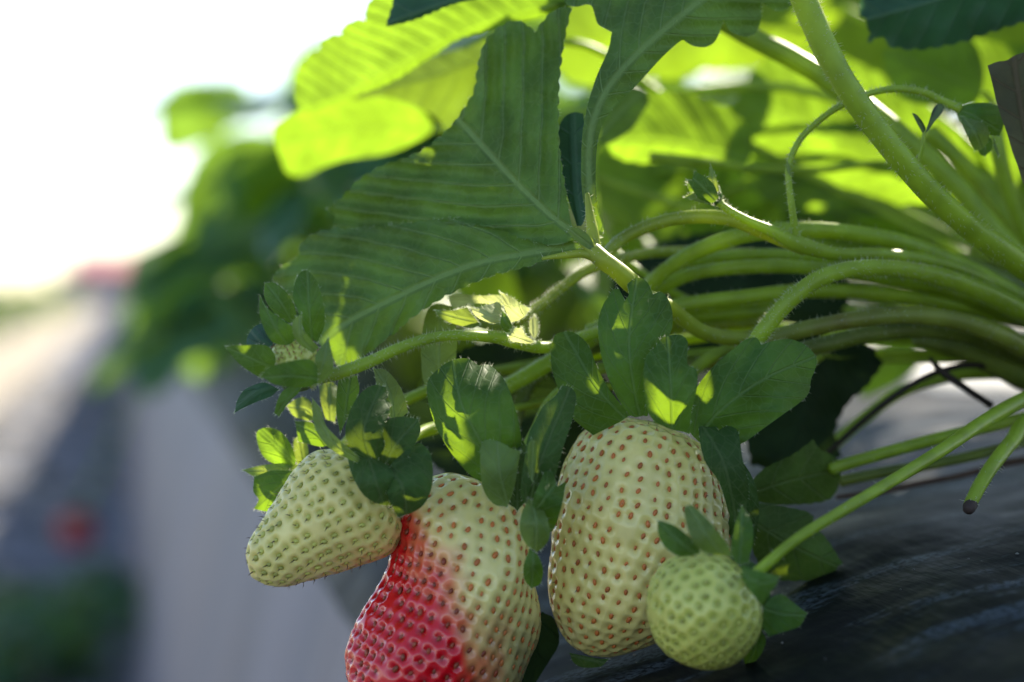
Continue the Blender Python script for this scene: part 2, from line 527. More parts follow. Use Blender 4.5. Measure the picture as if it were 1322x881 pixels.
            mi += [2]*6
    ex = len(V)-len(pit)
    me = mesh(name, V, Fc, mi=mi, attrs={'pit': pit+[0]*ex, 'ripe': ripe+[0]*ex, 'dull': dull+[0]*ex})
    return mk(name, me, mats, parent)

# ------------------------------------------------------------------ generic leaflet (local: x along the rib, y across, z up)
def leaflet_mesh(name, L, W, teeth=9, fold=0.25, droop=0.25, seed=0, nu=30, nv=8, mats=None):
    r = random.Random(seed)
    V = []; Fc = []; aph = []; aq = []; asx = []
    ns = r.uniform(0, 99)
    for i in range(nu+1):
        s = i/nu
        w = W*0.5*(math.sin(math.pi*min(1, s**0.85*0.98+0.01))**0.62)*(0.75+0.35*s)
        tooth = abs(math.sin(math.pi*s*teeth))
        for j in range(-nv, nv+1):
            f = j/nv
            ww = w*(1+0.10*(tooth-0.5)*min(1, s*5)*(abs(f)**3))
            y = f*ww
            x = L*(s - 0.10*abs(f)**1.5*math.sin(math.pi*s)+ (0.13*abs(f)**2*(s > 0.5)*(s-0.5)*(-1)))
            q = y*100
            ph = (x*100-0.9*abs(q))/0.6
            z = fold*abs(y)-droop*L*s*s+0.0016*(abs(math.sin(math.pi*ph))-.5)*min(1, abs(q)/.5)*.35
            z += 0.0030*noise.noise(Vector((x*45+ns, y*45, ns)))
            V.append((x, y, z)); aph.append(ph); aq.append(q); asx.append(x*100)
    m = 2*nv+1
    for i in range(nu):
        for j in range(m-1):
            Fc.append([i*m+j, (i+1)*m+j, (i+1)*m+j+1, i*m+j+1])
    me = mesh(name, V, Fc, attrs={'ph': aph, 'q': aq, 's': asx})
    for mm in (mats or [M_TOP]): me.materials.append(mm)
    return me

LM = [leaflet_mesh('leaflet', 0.060, 0.052, 9, 0.22, 0.22, 1), leaflet_mesh('leaflet', 0.052, 0.046, 8, 0.35, 0.35, 2),
      leaflet_mesh('leaflet', 0.066, 0.055, 10, 0.12, 0.15, 3), leaflet_mesh('leaflet', 0.056, 0.050, 9, 0.3, 0.05, 4, mats=[M_BRIGHT])]
def orient(x, z):
    x = x.normalized(); y = z.cross(x).normalized(); z = x.cross(y)
    return Matrix((x, y, z)).transposed()

LMM = leaflet_mesh('leaflet', 0.062, 0.056, 9, 0.2, 0.2, 15, mats=[M_LIME])
LMD = [leaflet_mesh('leaflet', 0.062, 0.056, 9, 0.22, 0.3, 11, mats=[M_BG]), leaflet_mesh('leaflet', 0.056, 0.052, 8, 0.3, 0.45, 12, mats=[M_BG]), leaflet_mesh('leaflet', 0.068, 0.060, 10, 0.12, 0.25, 13, mats=[M_BG]), LM[3]]

# ================================================================== SETTING
BX = 0.072                      # shoulder of the bed, to the right of the camera
def bed_z(x):
    return float(np.interp(x, [-1, .004, .03, .055, .066, .074, .092, .14, .20, .30, .80, .90, 1.0, 1.05, 1.12, 2],
                           [0.0, 0.0, H-.20, H-.095, H-.078, H-.071, H-.0665, H-.050, H-.040, H-.032, H-.036, H-.055, H-.09, H-.2, 0, 0]))

def grid_sheet(name, xs, ys, zf, mat, kind='structure'):
    V = []; Fc = []
    for y in ys:
        for x in xs: V.append((x, y, zf(x, y)))
    n = len(xs)
    for i in range(len(ys)-1):
        for j in range(n-1):
            Fc.append([i*n+j, i*n+j+1, (i+1)*n+j+1, (i+1)*n+j])
    o = mk(name, mesh(name, V, Fc), mat)
    o['kind'] = kind
    return o

# black mulch film
t = NT('black_mulch_film')
tc = t.n('ShaderNodeTexCoord').outputs['Object']
mp = t.n('ShaderNodeMapping'); mp.inputs['Scale'].default_value = (60, 9, 60); t.l(tc, mp.inputs[0])
w1 = t.noise(1.0, 5, 0.6, mp.outputs[0])
d1 = t.noise(45, 6, 0.7); d2 = t.noise(900, 2); d3 = t.noise(14, 4, 0.6)
mp3 = t.n('ShaderNodeMapping'); mp3.inputs['Scale'].default_value = (9, 40, 9); mp3.inputs['Rotation'].default_value = (0, 0, 0.5); t.l(tc, mp3.inputs[0])
scr = t.noise(1.0, 6, 0.7, mp3.outputs[0])
dust_sheen = t.math('MULTIPLY', t.step(scr, 0.52, 0.60), t.step(d2, 0.38, 0.56))
c = t.mix(t.math('MULTIPLY', dust_sheen, 0.55), (0.006, 0.0075, 0.009), (0.11, 0.145, 0.18))  # dusty streaks, their blue-grey sky sheen put into the colour
c = t.mix(t.math('MULTIPLY', t.step(d1, 0.55, 0.75), 0.2), c, (0.03, 0.032, 0.034))
h = t.math('ADD', t.math('MULTIPLY', w1, 1.0), t.math('MULTIPLY', d3, 1.5))
nrm = t.bump(h, 0.22, 0.006)
p = t.princ(c, t.step(d1, 0.2, 0.8, 0.40, 0.7), nrm)
p.inputs['Specular IOR Level'].default_value = 0.07
M_FILM = t.done(p.outputs[0])

# grey film on the side of the bed
t = NT('grey_film_side')
tc = t.n('ShaderNodeTexCoord').outputs['Object']
mp = t.n('ShaderNodeMapping'); mp.inputs['Scale'].default_value = (3, 8, 2.0); t.l(tc, mp.inputs[0])
w1 = t.noise(1.0, 4, 0.6, mp.outputs[0])
w2 = t.noise(5, 3)
c = t.mix(t.step(w1, 0.3, 0.7), (0.12, 0.125, 0.165), (0.21, 0.20, 0.25))
c = t.mix(t.math('MULTIPLY', t.step(w2, 0.5, 0.75), 0.5), c, (0.17, 0.13, 0.125))
nrm = t.bump(w1, 0.4, 0.02)
M_SIDE = t.done(t.princ(c, 0.6, nrm).outputs[0])

# aisle
t = NT('aisle_cloth_and_soil')
n1 = t.noise(6, 5, 0.6); n2 = t.noise(1.6, 4, 0.6)
c = t.mix(t.step(n1, 0.35, 0.65), (0.07, 0.08, 0.105), (0.17, 0.185, 0.225))
c = t.mix(t.step(n2, 0.5, 0.7), c, (0.085, 0.07, 0.05))
M_AISLE = t.done(t.princ(c, 0.85, t.bump(n1, 0.5, 0.02)).outputs[0])

ys_near = [0.05+0.02*i for i in range(13)]+[.305+.0025*i for i in range(130)]+[.64+.015*i for i in range(32)]+[1.13*1.12**i for i in range(1, 40)]
def film_z(x, y):
    z = bed_z(x)
    u = y*0.93-x*0.37
    n = noise.noise(Vector((x*22, y*9, 3)))*0.0035+noise.noise(Vector((x*60, y*26, 8)))*0.0010
    n += 0.0030*(0.35-abs(noise.noise(Vector((x*9, u*30, 2)))))+0.0009*(0.3-abs(noise.noise(Vector((x*22+5, u*75, 6)))))
    return z+n*min(1, max(0, (y+.1)))
xs_top = [0.058+0.0025*i for i in range(80)]+[0.26+0.025*i for i in range(27)]+[0.93, .96, 1.0]
grid_sheet('bed_top_mulch', xs_top, ys_near, film_z, M_FILM)
side_x = [0.003, 0.01, 0.02, .03, .04, .05, .0585]
grid_sheet('bed_side_film', side_x, ys_near, lambda x, y: bed_z(x)+0.004*noise.noise(Vector((x*20, y*7, 5)))*min(1, y), M_SIDE)
o = grid_sheet('ground', [-400, -100, -30, -10, -5, -2, -1, -.5, 0, .02, .5, 1, 2, 5, 10, 30, 100, 400],
               [-30, -10, -2, 0, 1, 2, 3, 4, 6, 8, 12, 20, 40, 100, 300, 700], lambda x, y: -0.001, M_AISLE)

# added pale sheet standing in for sun glare on the film further back
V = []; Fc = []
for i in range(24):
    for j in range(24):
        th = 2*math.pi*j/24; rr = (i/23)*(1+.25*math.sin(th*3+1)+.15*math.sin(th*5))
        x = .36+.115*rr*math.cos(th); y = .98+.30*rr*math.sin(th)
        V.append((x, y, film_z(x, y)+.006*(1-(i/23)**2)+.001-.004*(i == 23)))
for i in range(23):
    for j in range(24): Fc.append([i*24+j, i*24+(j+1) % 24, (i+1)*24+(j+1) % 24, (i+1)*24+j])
o = mk('glare_sheet', mesh('glare_sheet', V, Fc), plain('glare_pale', (0.62, 0.60, 0.56), .9)); o['kind'] = 'structure'
# bits of grit on the film
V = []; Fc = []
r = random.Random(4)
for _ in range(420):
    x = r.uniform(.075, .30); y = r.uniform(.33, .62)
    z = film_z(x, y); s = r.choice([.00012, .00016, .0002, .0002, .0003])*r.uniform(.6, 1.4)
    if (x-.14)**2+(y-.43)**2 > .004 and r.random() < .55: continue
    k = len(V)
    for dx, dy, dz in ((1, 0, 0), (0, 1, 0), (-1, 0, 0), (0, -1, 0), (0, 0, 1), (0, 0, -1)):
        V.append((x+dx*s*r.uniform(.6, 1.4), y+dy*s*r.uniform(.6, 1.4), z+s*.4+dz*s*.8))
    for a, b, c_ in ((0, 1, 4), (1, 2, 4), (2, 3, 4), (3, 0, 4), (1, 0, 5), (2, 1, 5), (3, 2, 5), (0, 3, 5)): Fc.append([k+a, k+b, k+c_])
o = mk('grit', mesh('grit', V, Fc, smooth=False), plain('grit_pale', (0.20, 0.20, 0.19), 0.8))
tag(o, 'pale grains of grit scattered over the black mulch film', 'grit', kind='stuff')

V = []; Fc = []
r = random.Random(14)
for _ in range(520):
    y = r.uniform(2.0, 9); x = r.uniform(-.45, -.005)*1.0
    s = r.uniform(.008, .028); an = r.uniform(0, 6.28); k = len(V)
    for q in range(6):
        rr = s*(1 if q % 3 else 1.5)*r.uniform(.7, 1.1)
        V.append((x+rr*math.cos(an+q*1.047), y+rr*1.3*math.sin(an+q*1.047), .003+r.uniform(0, .012)))
    Fc.append([k+i for i in range(6)])
me = mesh('litter', V, Fc, mi=[r.randrange(2) for _ in Fc])
o = mk('litter', me, [plain('litter_dark', (0.04, 0.045, 0.04), .9), plain('litter_pale', (0.42, 0.38, 0.32), .8)])
tag(o, 'dry leaf litter and soil scraps strewn along the aisle', 'litter', kind='stuff')

# ================================================================== LEAVES IN FOCUS
def P_(px, py, d): return P(px, py, d)

# --- central trifoliate leaf seen from below
L1 = thing('strawberry_leaf', P(758, 318, 40.4), 'large ribbed leaf seen from below in the middle, hanging over the small sunlit bud', 'leaf')
blade('leaflet', [(750, 306), (738, 290), (731, 250), (724, 205), (721, 160), (722, 110), (727, 60), (737, 12), (732, 9), (716, 14), (703, 25), (690, 42), (682, 33), (667, 27), (649, 32),
      (632, 46), (622, 65), (616, 91), (611, 120), (598, 141), (588, 156), (574, 171), (549, 192), (518, 206), (493, 214), (474, 225), (461, 234), (449, 247), (438, 258), (424, 268),
      (432, 282), (431, 294), (449, 302), (482, 299), (530, 293), (573, 292), (623, 291), (645, 299), (680, 309), (715, 317)],
      [(750, 308, 40.4), (722, 287, 40.6), (696, 265, 40.9), (649, 218, 41.5), (602, 166, 42.3)], M_UND, L1,
      sR=-0.22, sL=0.32, cup=0.06, per=0.50, cot=0.95, quilt=0.24, step=5.2, wav=0.08, smooth=4, scal=3.2, scp=17, hairs=160)
blade('leaflet', [(752, 318), (728, 331), (700, 337), (682, 344), (638, 355), (600, 370), (559, 392), (530, 412), (510, 430), (498, 438), (481, 452), (457, 469), (440, 475), (428, 462), (410, 440),
      (392, 410), (376, 388), (362, 368), (353, 363), (358, 350), (372, 340), (384, 333), (388, 318), (400, 305), (415, 299), (434, 294), (449, 296), (500, 292), (560, 284), (610, 282), (645, 286), (700, 300), (730, 308)],
      [(752, 318, 40.5), (715, 322, 40.7), (680, 328, 40.9), (625, 338, 41.1), (570, 357, 41.3), (505, 387, 41.8), (447, 417, 42.2), (415, 440, 42.6)], M_UND, L1,
      sR=0.75, sL=-0.30, cup=0.05, per=0.55, cot=1.15, quilt=0.2, step=5.2, wav=0.08, smooth=4, scal=3.2, scp=18, hairs=260)
blade('leaflet', [(768, 296), (758, 275), (751, 245), (751, 184), (757, 143), (769, 102), (785, 65), (790, 42), (781, 37), (771, 30), (765, 10), (758, 6), (745, 9), (732, 6), (722, -12), (760, -50), (850, -90), (950, -80), (1015, -50),
      (1028, -10), (1022, 6), (1006, 15), (992, 9), (983, 3), (982, 28), (976, 42), (964, 48), (952, 45), (942, 40), (934, 26), (929, 42), (922, 55), (911, 61), (896, 60), (886, 55), (879, 53), (855, 74), (822, 110), (789, 143), (773, 176), (769, 225), (772, 266), (780, 300)],
      [(774, 300, 40.5), (763, 262, 40.4), (760, 200, 40.4), (768, 150, 40.5), (795, 100, 40.7), (850, 45, 41.2), (925, -15, 42)], M_UND, L1,
      sR=0.5, sL=0.8, cup=0.06, per=0.5, cot=1.2, quilt=0.16, step=5.5, wav=0.06, smooth=4, hairs=120)
blade('leaflet_fold', [(745, 292), (735, 262), (724, 225), (720, 185), (722, 163), (730, 150), (742, 145), (753, 147), (757, 176), (755, 229), (757, 270), (752, 290)],
      [(750, 292, 41.0), (742, 240, 41.4), (738, 150, 42.2)], M_TEAL, L1, sR=.5, sL=.2, step=5)
stem('leaf_stalk', [(742, 298, 40.5), (757, 313, 40.2), (775, 333, 40.1), (795, 348, 40.2), (815, 366, 40.5), (835, 382, 41.2), (868, 400, 42.0), (905, 428, 42.6), (950, 437, 43), (990, 432, 43.4)],
     [5, 9, 12, 12, 13, 10, 10, 10, 10, 10], M_STEMY, L1, hairs=150)
stem('leaflet_stalk', [(766, 320, 40.2), (765, 300, 40.2), (762, 280, 40.25), (758, 250, 40.3)], [10, 8, 6, 3], M_STEMY, L1, hairs=30)
stem('leaflet_stalk', [(775, 335, 40.1), (755, 328, 40.1), (735, 329, 40.1), (700, 334, 40.2)], [8, 6, 5, 2], M_STEMY, L1, hairs=30)
blade('bract', [(732, 300), (737, 293), (750, 296), (764, 308), (770, 322), (760, 322), (745, 312)], [(768, 322, 40), (735, 296, 39.9)], M_SEP2, L1, step=4, hairs=20)

# --- other leaves around it
def leaf1(label, outline, rib, mat, stalk=None, group=None, srad=5, **kw):
    b = rib[0]
    L = thing('strawberry_leaf', P(*b), label, 'leaf', group)
    blade('leaflet', outline, rib, mat, L, **kw)
    if stalk: stem('leaf_stalk', stalk, srad, M_STEM, L, seg=10)
    return L

leaf1('glowing yellow-green toothed leaf at the upper left, reaching into the white sky',
      [(382, 98), (386, 86), (394, 76), (403, 67), (414, 65), (413, 56), (418, 51), (430, 45), (442, 44), (441, 37), (446, 32), (458, 26), (471, 25), (471, 15), (474, 6), (480, -2), (490, -18), (560, -40), (740, -45),
       (745, -5), (729, 15), (700, 22), (689, 25), (645, 34), (594, 50), (555, 74), (520, 98), (490, 113), (463, 122), (430, 135), (400, 146), (386, 140), (380, 124)],
      [(700, 12, 45.5), (650, 27, 45.6), (594, 46, 45.8), (530, 80, 46.0), (463, 117, 46.4), (395, 143, 47)], M_BRIGHT, stalk=[(700, 12, 45.5), (760, -10, 46), (900, -80, 48), (1300, -120, 50), (1480, 200, 48), (1490, 440, 47)],
      sR=0.25, sL=1.3, cup=-0.02, per=0.33, cot=0.7, quilt=0.055, step=5, scal=2.0, scp=15)
leaf1('dark leaf tip poking in from the top edge over the yellow leaf', [(498, 34), (502, 22), (507, 7), (520, -20), (640, -30), (650, -6), (600, 2), (578, 8), (560, 16), (543, 23), (520, 30)],
      [(640, -15, 43.5), (570, 5, 43.6), (500, 30, 43.8)], M_TEAL, stalk=[(640, -15, 43.5), (800, -60, 45), (1200, -120, 48), (1480, 200, 47), (1490, 440, 47)], sR=.6, sL=.6, scal=2, scp=12)
leaf1('mid-green blurred leaf between the upper yellow leaf and the big ribbed leaf', [(626, 52), (600, 62), (560, 72), (520, 96), (470, 118), (452, 130), (500, 125), (540, 140), (560, 150), (580, 172), (610, 150), (640, 110), (660, 70), (650, 50)],
      [(650, 60, 49), (580, 95, 49.3), (470, 122, 50)], M_TOP, stalk=[(650, 60, 49), (760, 60, 50), (900, 150, 52), (1250, 330, 50), (1485, 440, 47)], sR=.3, sL=.3, scal=1)
leaf1('pale yellow-green leaf blurred behind the left edge of the ribbed leaf, backlit by the sun', [(352, 172), (358, 158), (387, 142), (420, 128), (449, 121), (496, 120), (525, 130), (548, 145), (560, 162), (552, 175), (503, 198), (449, 206), (420, 215), (394, 228), (372, 225), (362, 205)],
      [(562, 168, 51.5), (470, 165, 52), (360, 185, 53)], M_BRIGHT, stalk=[(562, 168, 51.5), (650, 180, 52), (800, 240, 53), (1200, 360, 50), (1485, 440, 47)], sR=-.9, sL=1.1, cup=0, quilt=.06)

# --- backlit leaves on the right
leaf1('bright lime leaf with a toothed upper edge just behind the thin bud, centre right', [(769, 192), (772, 168), (790, 145), (812, 124), (834, 117), (848, 119), (863, 117), (880, 119), (896, 123), (910, 126), (924, 134), (938, 138), (949, 147), (962, 158), (969, 172), (971, 190), (966, 206), (941, 212),
      (905, 208), (875, 203), (843, 211), (810, 208)], [(975, 208, 49.0), (900, 190, 49.3), (840, 180, 49.6), (775, 185, 50)], M_BRIGHT,
      stalk=[(840, 203, 48.8), (900, 208, 48.6), (970, 217, 48.6), (1050, 220, 48.6), (1150, 212, 48.6), (1260, 235, 48.3), (1380, 330, 48), (1485, 440, 47)], srad=[7, 6, 5, 4.5, 4.5, 5, 6, 7], sR=.55, sL=.35, quilt=.07, scal=2.5, scp=22)
leaf1('broad lime-yellow leaf filling the right background under the thick slanting stalk', [(945, 150), (958, 112), (985, 82), (1030, 62), (1080, 70), (1130, 92), (1180, 125), (1225, 160), (1262, 205), (1280, 250), (1240, 268), (1190, 262), (1130, 268), (1060, 272), (995, 262), (955, 222)],
      [(1270, 262, 51), (1150, 210, 52), (1050, 165, 53), (955, 130, 54)], M_BRIGHT, stalk=[(1270, 262, 51), (1340, 330, 50), (1485, 440, 47)], sR=.15, sL=.45, quilt=.09, scal=3, scp=26)
leaf1('yellow backlit leaf behind the upward folded leaflet at the top', [(700, 62), (716, 5), (735, -40), (1000, -60), (1085, -10), (1080, 30), (1010, 78), (960, 90), (905, 92), (870, 105), (820, 98), (780, 112), (735, 106)],
      [(1090, 10, 58.5), (960, 20, 59), (820, 40, 59.5), (710, 50, 60)], M_LIME, stalk=[(1090, 10, 58.5), (1250, 120, 56), (1485, 440, 47)], sR=.2, sL=.25, quilt=.1, scal=3, scp=24)
leaf1('far blurred lime leaf closing the gap between the slanting stalk and the top right corner', [(1020, 60), (1015, 0), (1040, -50), (1200, -70), (1400, -60), (1410, 60), (1300, 100), (1200, 120), (1100, 118), (1050, 100)],
      [(1410, 0, 64), (1200, 20, 65), (1020, 30, 66)], M_LIME, stalk=[(1410, 0, 64), (1480, 200, 58), (1485, 440, 47)], sR=.2, sL=.2, quilt=.1, scal=4, scp=26)
leaf1('small yellow leaf sunlit beside the torn dry leaf at the right edge', [(1252, 48), (1275, 52), (1300, 58), (1335, 62), (1360, 100), (1350, 190), (1310, 240), (1275, 215), (1255, 160), (1262, 110), (1258, 75)],
      [(1340, 240, 50.5), (1310, 140, 51), (1270, 60, 52)], M_BRIGHT, stalk=[(1340, 240, 50.5), (1400, 330, 49), (1485, 440, 47)], sR=.3, sL=.3, scal=2)
leaf1('blue-green leaf with a saw-toothed edge hanging across the top right corner', [(1110, 10), (1120, 30), (1122, 54), (1140, 46), (1150, 60), (1190, 64), (1242, 54), (1279, 42), (1330, 26), (1400, 10), (1400, -60), (1250, -90), (1130, -60)],
      [(1390, -50, 43.6), (1300, -25, 44), (1210, 0, 44.4), (1120, 25, 44.8)], M_TEAL, stalk=[(1390, -50, 43.6), (1500, 100, 46), (1495, 430, 46)], sR=.5, sL=.5, quilt=.07, scal=4, scp=20)
leaf1('dull green shaded leaf just below the blue-green one at the top right', [(1138, 64), (1165, 62), (1205, 55), (1246, 46), (1264, 66), (1270, 100), (1262, 130), (1240, 140), (1189, 135), (1160, 124), (1146, 100)],
      [(1270, 120, 49.5), (1200, 90, 50), (1142, 66, 50.5)], M_LIME, stalk=[(1270, 120, 49.5), (1380, 250, 49), (1485, 440, 47)], sR=.2, sL=.2, scal=2)
leaf1('dark rounded leaf lobe added as the shadow patch on the lime leaf', [(778, 150), (790, 128), (812, 113), (832, 116), (838, 132), (828, 148), (818, 165), (800, 178), (785, 185), (772, 186)],
      [(770, 180, 47), (805, 140, 47.4), (832, 118, 47.8)], M_UND, stalk=[(770, 180, 47), (768, 240, 46.5), (800, 330, 46), (1000, 420, 46), (1485, 440, 47)], sR=.3, sL=.3)  # lobe added in place of the shadow lying on the lime leaf
o = thing('dry_leaf', P(1322, 237, 41.5), 'torn greyish brown dry leaf hanging at the right edge with a red-brown rim', 'leaf')
blade('leaf_fragment', [(1275, 85), (1287, 80), (1300, 78), (1312, 71), (1340, 64), (1370, 70), (1380, 240), (1345, 262), (1322, 239), (1314, 215), (1307, 196), (1300, 172), (1292, 150), (1286, 130), (1281, 108)],
      [(1345, 260, 41.5), (1322, 160, 41.3), (1308, 74, 41.5)], M_DRY, o, sR=-.5, sL=-.5, per=.5, quilt=.05, step=5)
stem('leaf_stalk', [(1345, 258, 41.5), (1400, 340, 43), (1480, 450, 46)], [4, 6], M_STEMB, o)

# --- dark leaves in the shade behind the stalks and under them
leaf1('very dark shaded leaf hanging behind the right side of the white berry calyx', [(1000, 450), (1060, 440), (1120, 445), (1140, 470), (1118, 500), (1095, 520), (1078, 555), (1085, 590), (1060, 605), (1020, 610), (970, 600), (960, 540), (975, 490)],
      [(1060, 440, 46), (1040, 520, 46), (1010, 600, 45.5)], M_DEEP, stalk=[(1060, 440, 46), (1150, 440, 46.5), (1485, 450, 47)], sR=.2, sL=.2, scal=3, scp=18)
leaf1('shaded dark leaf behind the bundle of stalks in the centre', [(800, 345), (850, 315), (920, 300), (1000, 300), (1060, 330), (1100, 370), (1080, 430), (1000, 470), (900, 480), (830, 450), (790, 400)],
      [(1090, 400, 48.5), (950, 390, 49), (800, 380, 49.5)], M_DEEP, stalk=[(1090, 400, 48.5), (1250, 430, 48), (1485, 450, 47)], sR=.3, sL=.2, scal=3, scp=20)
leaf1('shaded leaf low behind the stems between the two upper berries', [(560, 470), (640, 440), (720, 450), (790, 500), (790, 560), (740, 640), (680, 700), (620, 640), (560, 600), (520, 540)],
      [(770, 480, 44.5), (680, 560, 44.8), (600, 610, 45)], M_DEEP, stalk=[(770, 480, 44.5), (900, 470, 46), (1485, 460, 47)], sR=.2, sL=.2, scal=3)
leaf1('dim green leaf showing in the gap behind the dead runner on the right', [(1110, 450), (1170, 440), (1200, 455), (1180, 480), (1150, 500), (1115, 515), (1100, 490)],
      [(1190, 450, 58), (1150, 475, 58), (1105, 500, 59)], M_BRIGHT, sR=.2, sL=.2, scal=3)
leaf1('green leaf standing upright in shade behind the spent flower stalk', [(552, 400), (566, 392), (584, 396), (590, 430), (588, 470), (584, 505), (560, 512), (546, 490), (544, 440)],
      [(566, 510, 41.8), (566, 450, 41.9), (568, 394, 42.2)], M_SEP2, stalk=[(566, 510, 41.8), (600, 540, 42.5), (700, 520, 43.5), (1000, 460, 46), (1485, 460, 47)], sR=.5, sL=.5)
leaf1('dark curled leaf lying on the film behind the small green berry', [(968, 628), (985, 606), (1022, 588), (1050, 568), (1058, 580), (1077, 590), (1086, 606), (1080, 634), (1062, 648), (1010, 652), (975, 648)],
      [(960, 640, 42.5), (1020, 620, 42.8), (1078, 608, 43.6)], M_SEPD, sR=.8, sL=-.5, cup=.2, step=5, scal=1.5, stalk=[(960, 640, 42.5), (930, 640, 43.2), (950, 560, 43.8), (1060, 460, 45)])
leaf1('dark leaf low down beside the small berry with one speck of sunlight', [(965, 648), (1000, 652), (1045, 662), (1052, 678), (1070, 700), (1087, 727), (1066, 746), (1022, 750), (990, 742), (968, 700)],
      [(960, 665, 42.3), (1015, 700, 42.5), (1078, 730, 43)], M_SEPD, sR=.4, sL=.4, step=5, scal=1.5, stalk=[(960, 665, 42.3), (930, 640, 43), (950, 560, 43.8), (1060, 460, 45)])
leaf1('dark leaf pressed against the film under the half red berry', [(662, 862), (680, 815), (700, 790), (716, 800), (722, 830), (705, 860), (680, 900)],
      [(690, 800, 41.3), (690, 840, 41.4), (678, 890, 41.6)], M_DEEP, sR=.3, sL=.3, step=6)

# ================================================================== BERRIES
def berry(label, loc):
    return thing('strawberry', loc, label, 'strawberry')
def sep(parent, pts, rib, mat=None, name='sepal', **kw):
    kw.setdefault('per', .34); kw.setdefault('cot', 1.6); kw.setdefault('quilt', .055); kw.setdefault('step', 4.6)
    kw.setdefault('sR', .35); kw.setdefault('sL', .35); kw.setdefault('hairs', 50); kw.setdefault('wav', .13); kw.setdefault('cup', .25)
    return blade(name, pts, rib, mat or M_SEP, parent, **kw)

# white berry with orange seeds
B3 = berry('largest berry, pale cream-green with rows of orange seeds, resting on the black film', P(848, 552, 41))
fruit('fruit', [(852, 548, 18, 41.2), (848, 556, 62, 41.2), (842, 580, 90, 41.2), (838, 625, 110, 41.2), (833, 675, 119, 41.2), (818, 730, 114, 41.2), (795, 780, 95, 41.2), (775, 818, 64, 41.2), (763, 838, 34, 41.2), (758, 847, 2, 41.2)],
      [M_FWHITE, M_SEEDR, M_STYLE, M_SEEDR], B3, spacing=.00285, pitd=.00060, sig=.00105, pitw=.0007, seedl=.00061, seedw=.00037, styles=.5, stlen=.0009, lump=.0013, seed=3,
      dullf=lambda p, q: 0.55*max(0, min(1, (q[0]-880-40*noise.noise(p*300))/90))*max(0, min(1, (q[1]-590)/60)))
sep(B3, [(772, 419), (778, 395), (785, 384), (791, 374), (799, 373), (807, 388), (812, 380), (810, 368), (818, 360), (827, 359), (836, 365), (843, 380), (853, 377), (862, 385), (868, 404), (867, 426), (856, 450), (846, 483), (836, 537), (813, 536), (790, 500), (776, 458)],
    [(828, 545, 39.9), (818, 500, 39.6), (812, 440, 39.5), (822, 362, 40.2)], cot=2.2, per=.5, sR=.25, sL=.4)
sep(B3, [(714, 438), (722, 430), (740, 429), (759, 445), (772, 477), (790, 508), (814, 536), (798, 546), (766, 562), (750, 550), (736, 535), (718, 495), (711, 467)],
    [(812, 545, 40.2), (770, 500, 40.2), (735, 440, 40.8)], M_SEP, cot=2, per=.5, sR=.3, sL=.5)
sep(B3, [(832, 467), (838, 455), (846, 448), (853, 438), (861, 434), (877, 432), (888, 442), (887, 470), (899, 477), (900, 500), (893, 530), (890, 560), (860, 552), (838, 536), (831, 499)],
    [(868, 556, 39.2), (866, 500, 38.9), (862, 440, 39.3)], M_SEP, cot=2, per=.45, sR=.3, sL=.1)
sep(B3, [(889, 556), (890, 535), (897, 505), (921, 473), (950, 448), (964, 438), (976, 436), (983, 445), (1000, 440), (1020, 438), (1040, 446), (1054, 462), (1052, 478), (1047, 490), (1044, 508), (1030, 522), (1014, 533), (982, 556), (953, 575), (915, 578)],
    [(896, 570, 39.8), (930, 530, 39.4), (985, 490, 39.5), (1048, 462, 40.4)], M_SEP, cot=1.8, per=.55, sR=.35, sL=.35, hairs=80)
sep(B3, [(902, 550), (911, 535), (921, 531), (927, 556), (940, 550), (953, 558), (958, 590), (966, 625), (964, 655), (952, 690), (940, 660), (928, 622), (909, 594)],
    [(905, 548, 39.6), (935, 600, 38.9), (952, 680, 39.3)], M_SEPD, sR=.5, sL=.5, cot=2.2)
sep(B3, [(905, 560), (935, 570), (968, 610), (980, 650), (974, 700), (950, 730), (938, 690), (945, 640), (925, 600)],
    [(905, 562, 40.5), (950, 630, 40.3), (955, 725, 40.8)], M_SEPD, sR=.3, sL=.3)
sep(B3, [(735, 843), (770, 850), (786, 851), (775, 861), (752, 862), (740, 855)], [(745, 848, 41.0), (782, 856, 40.9)], M_SEPD, hairs=10)
stem('fruit_stalk', [(850, 555, 41.2), (868, 520, 42.2), (885, 490, 43), (930, 455, 44), (1020, 432, 44.5)], [12, 9, 8, 8, 8], M_STEM, B3)

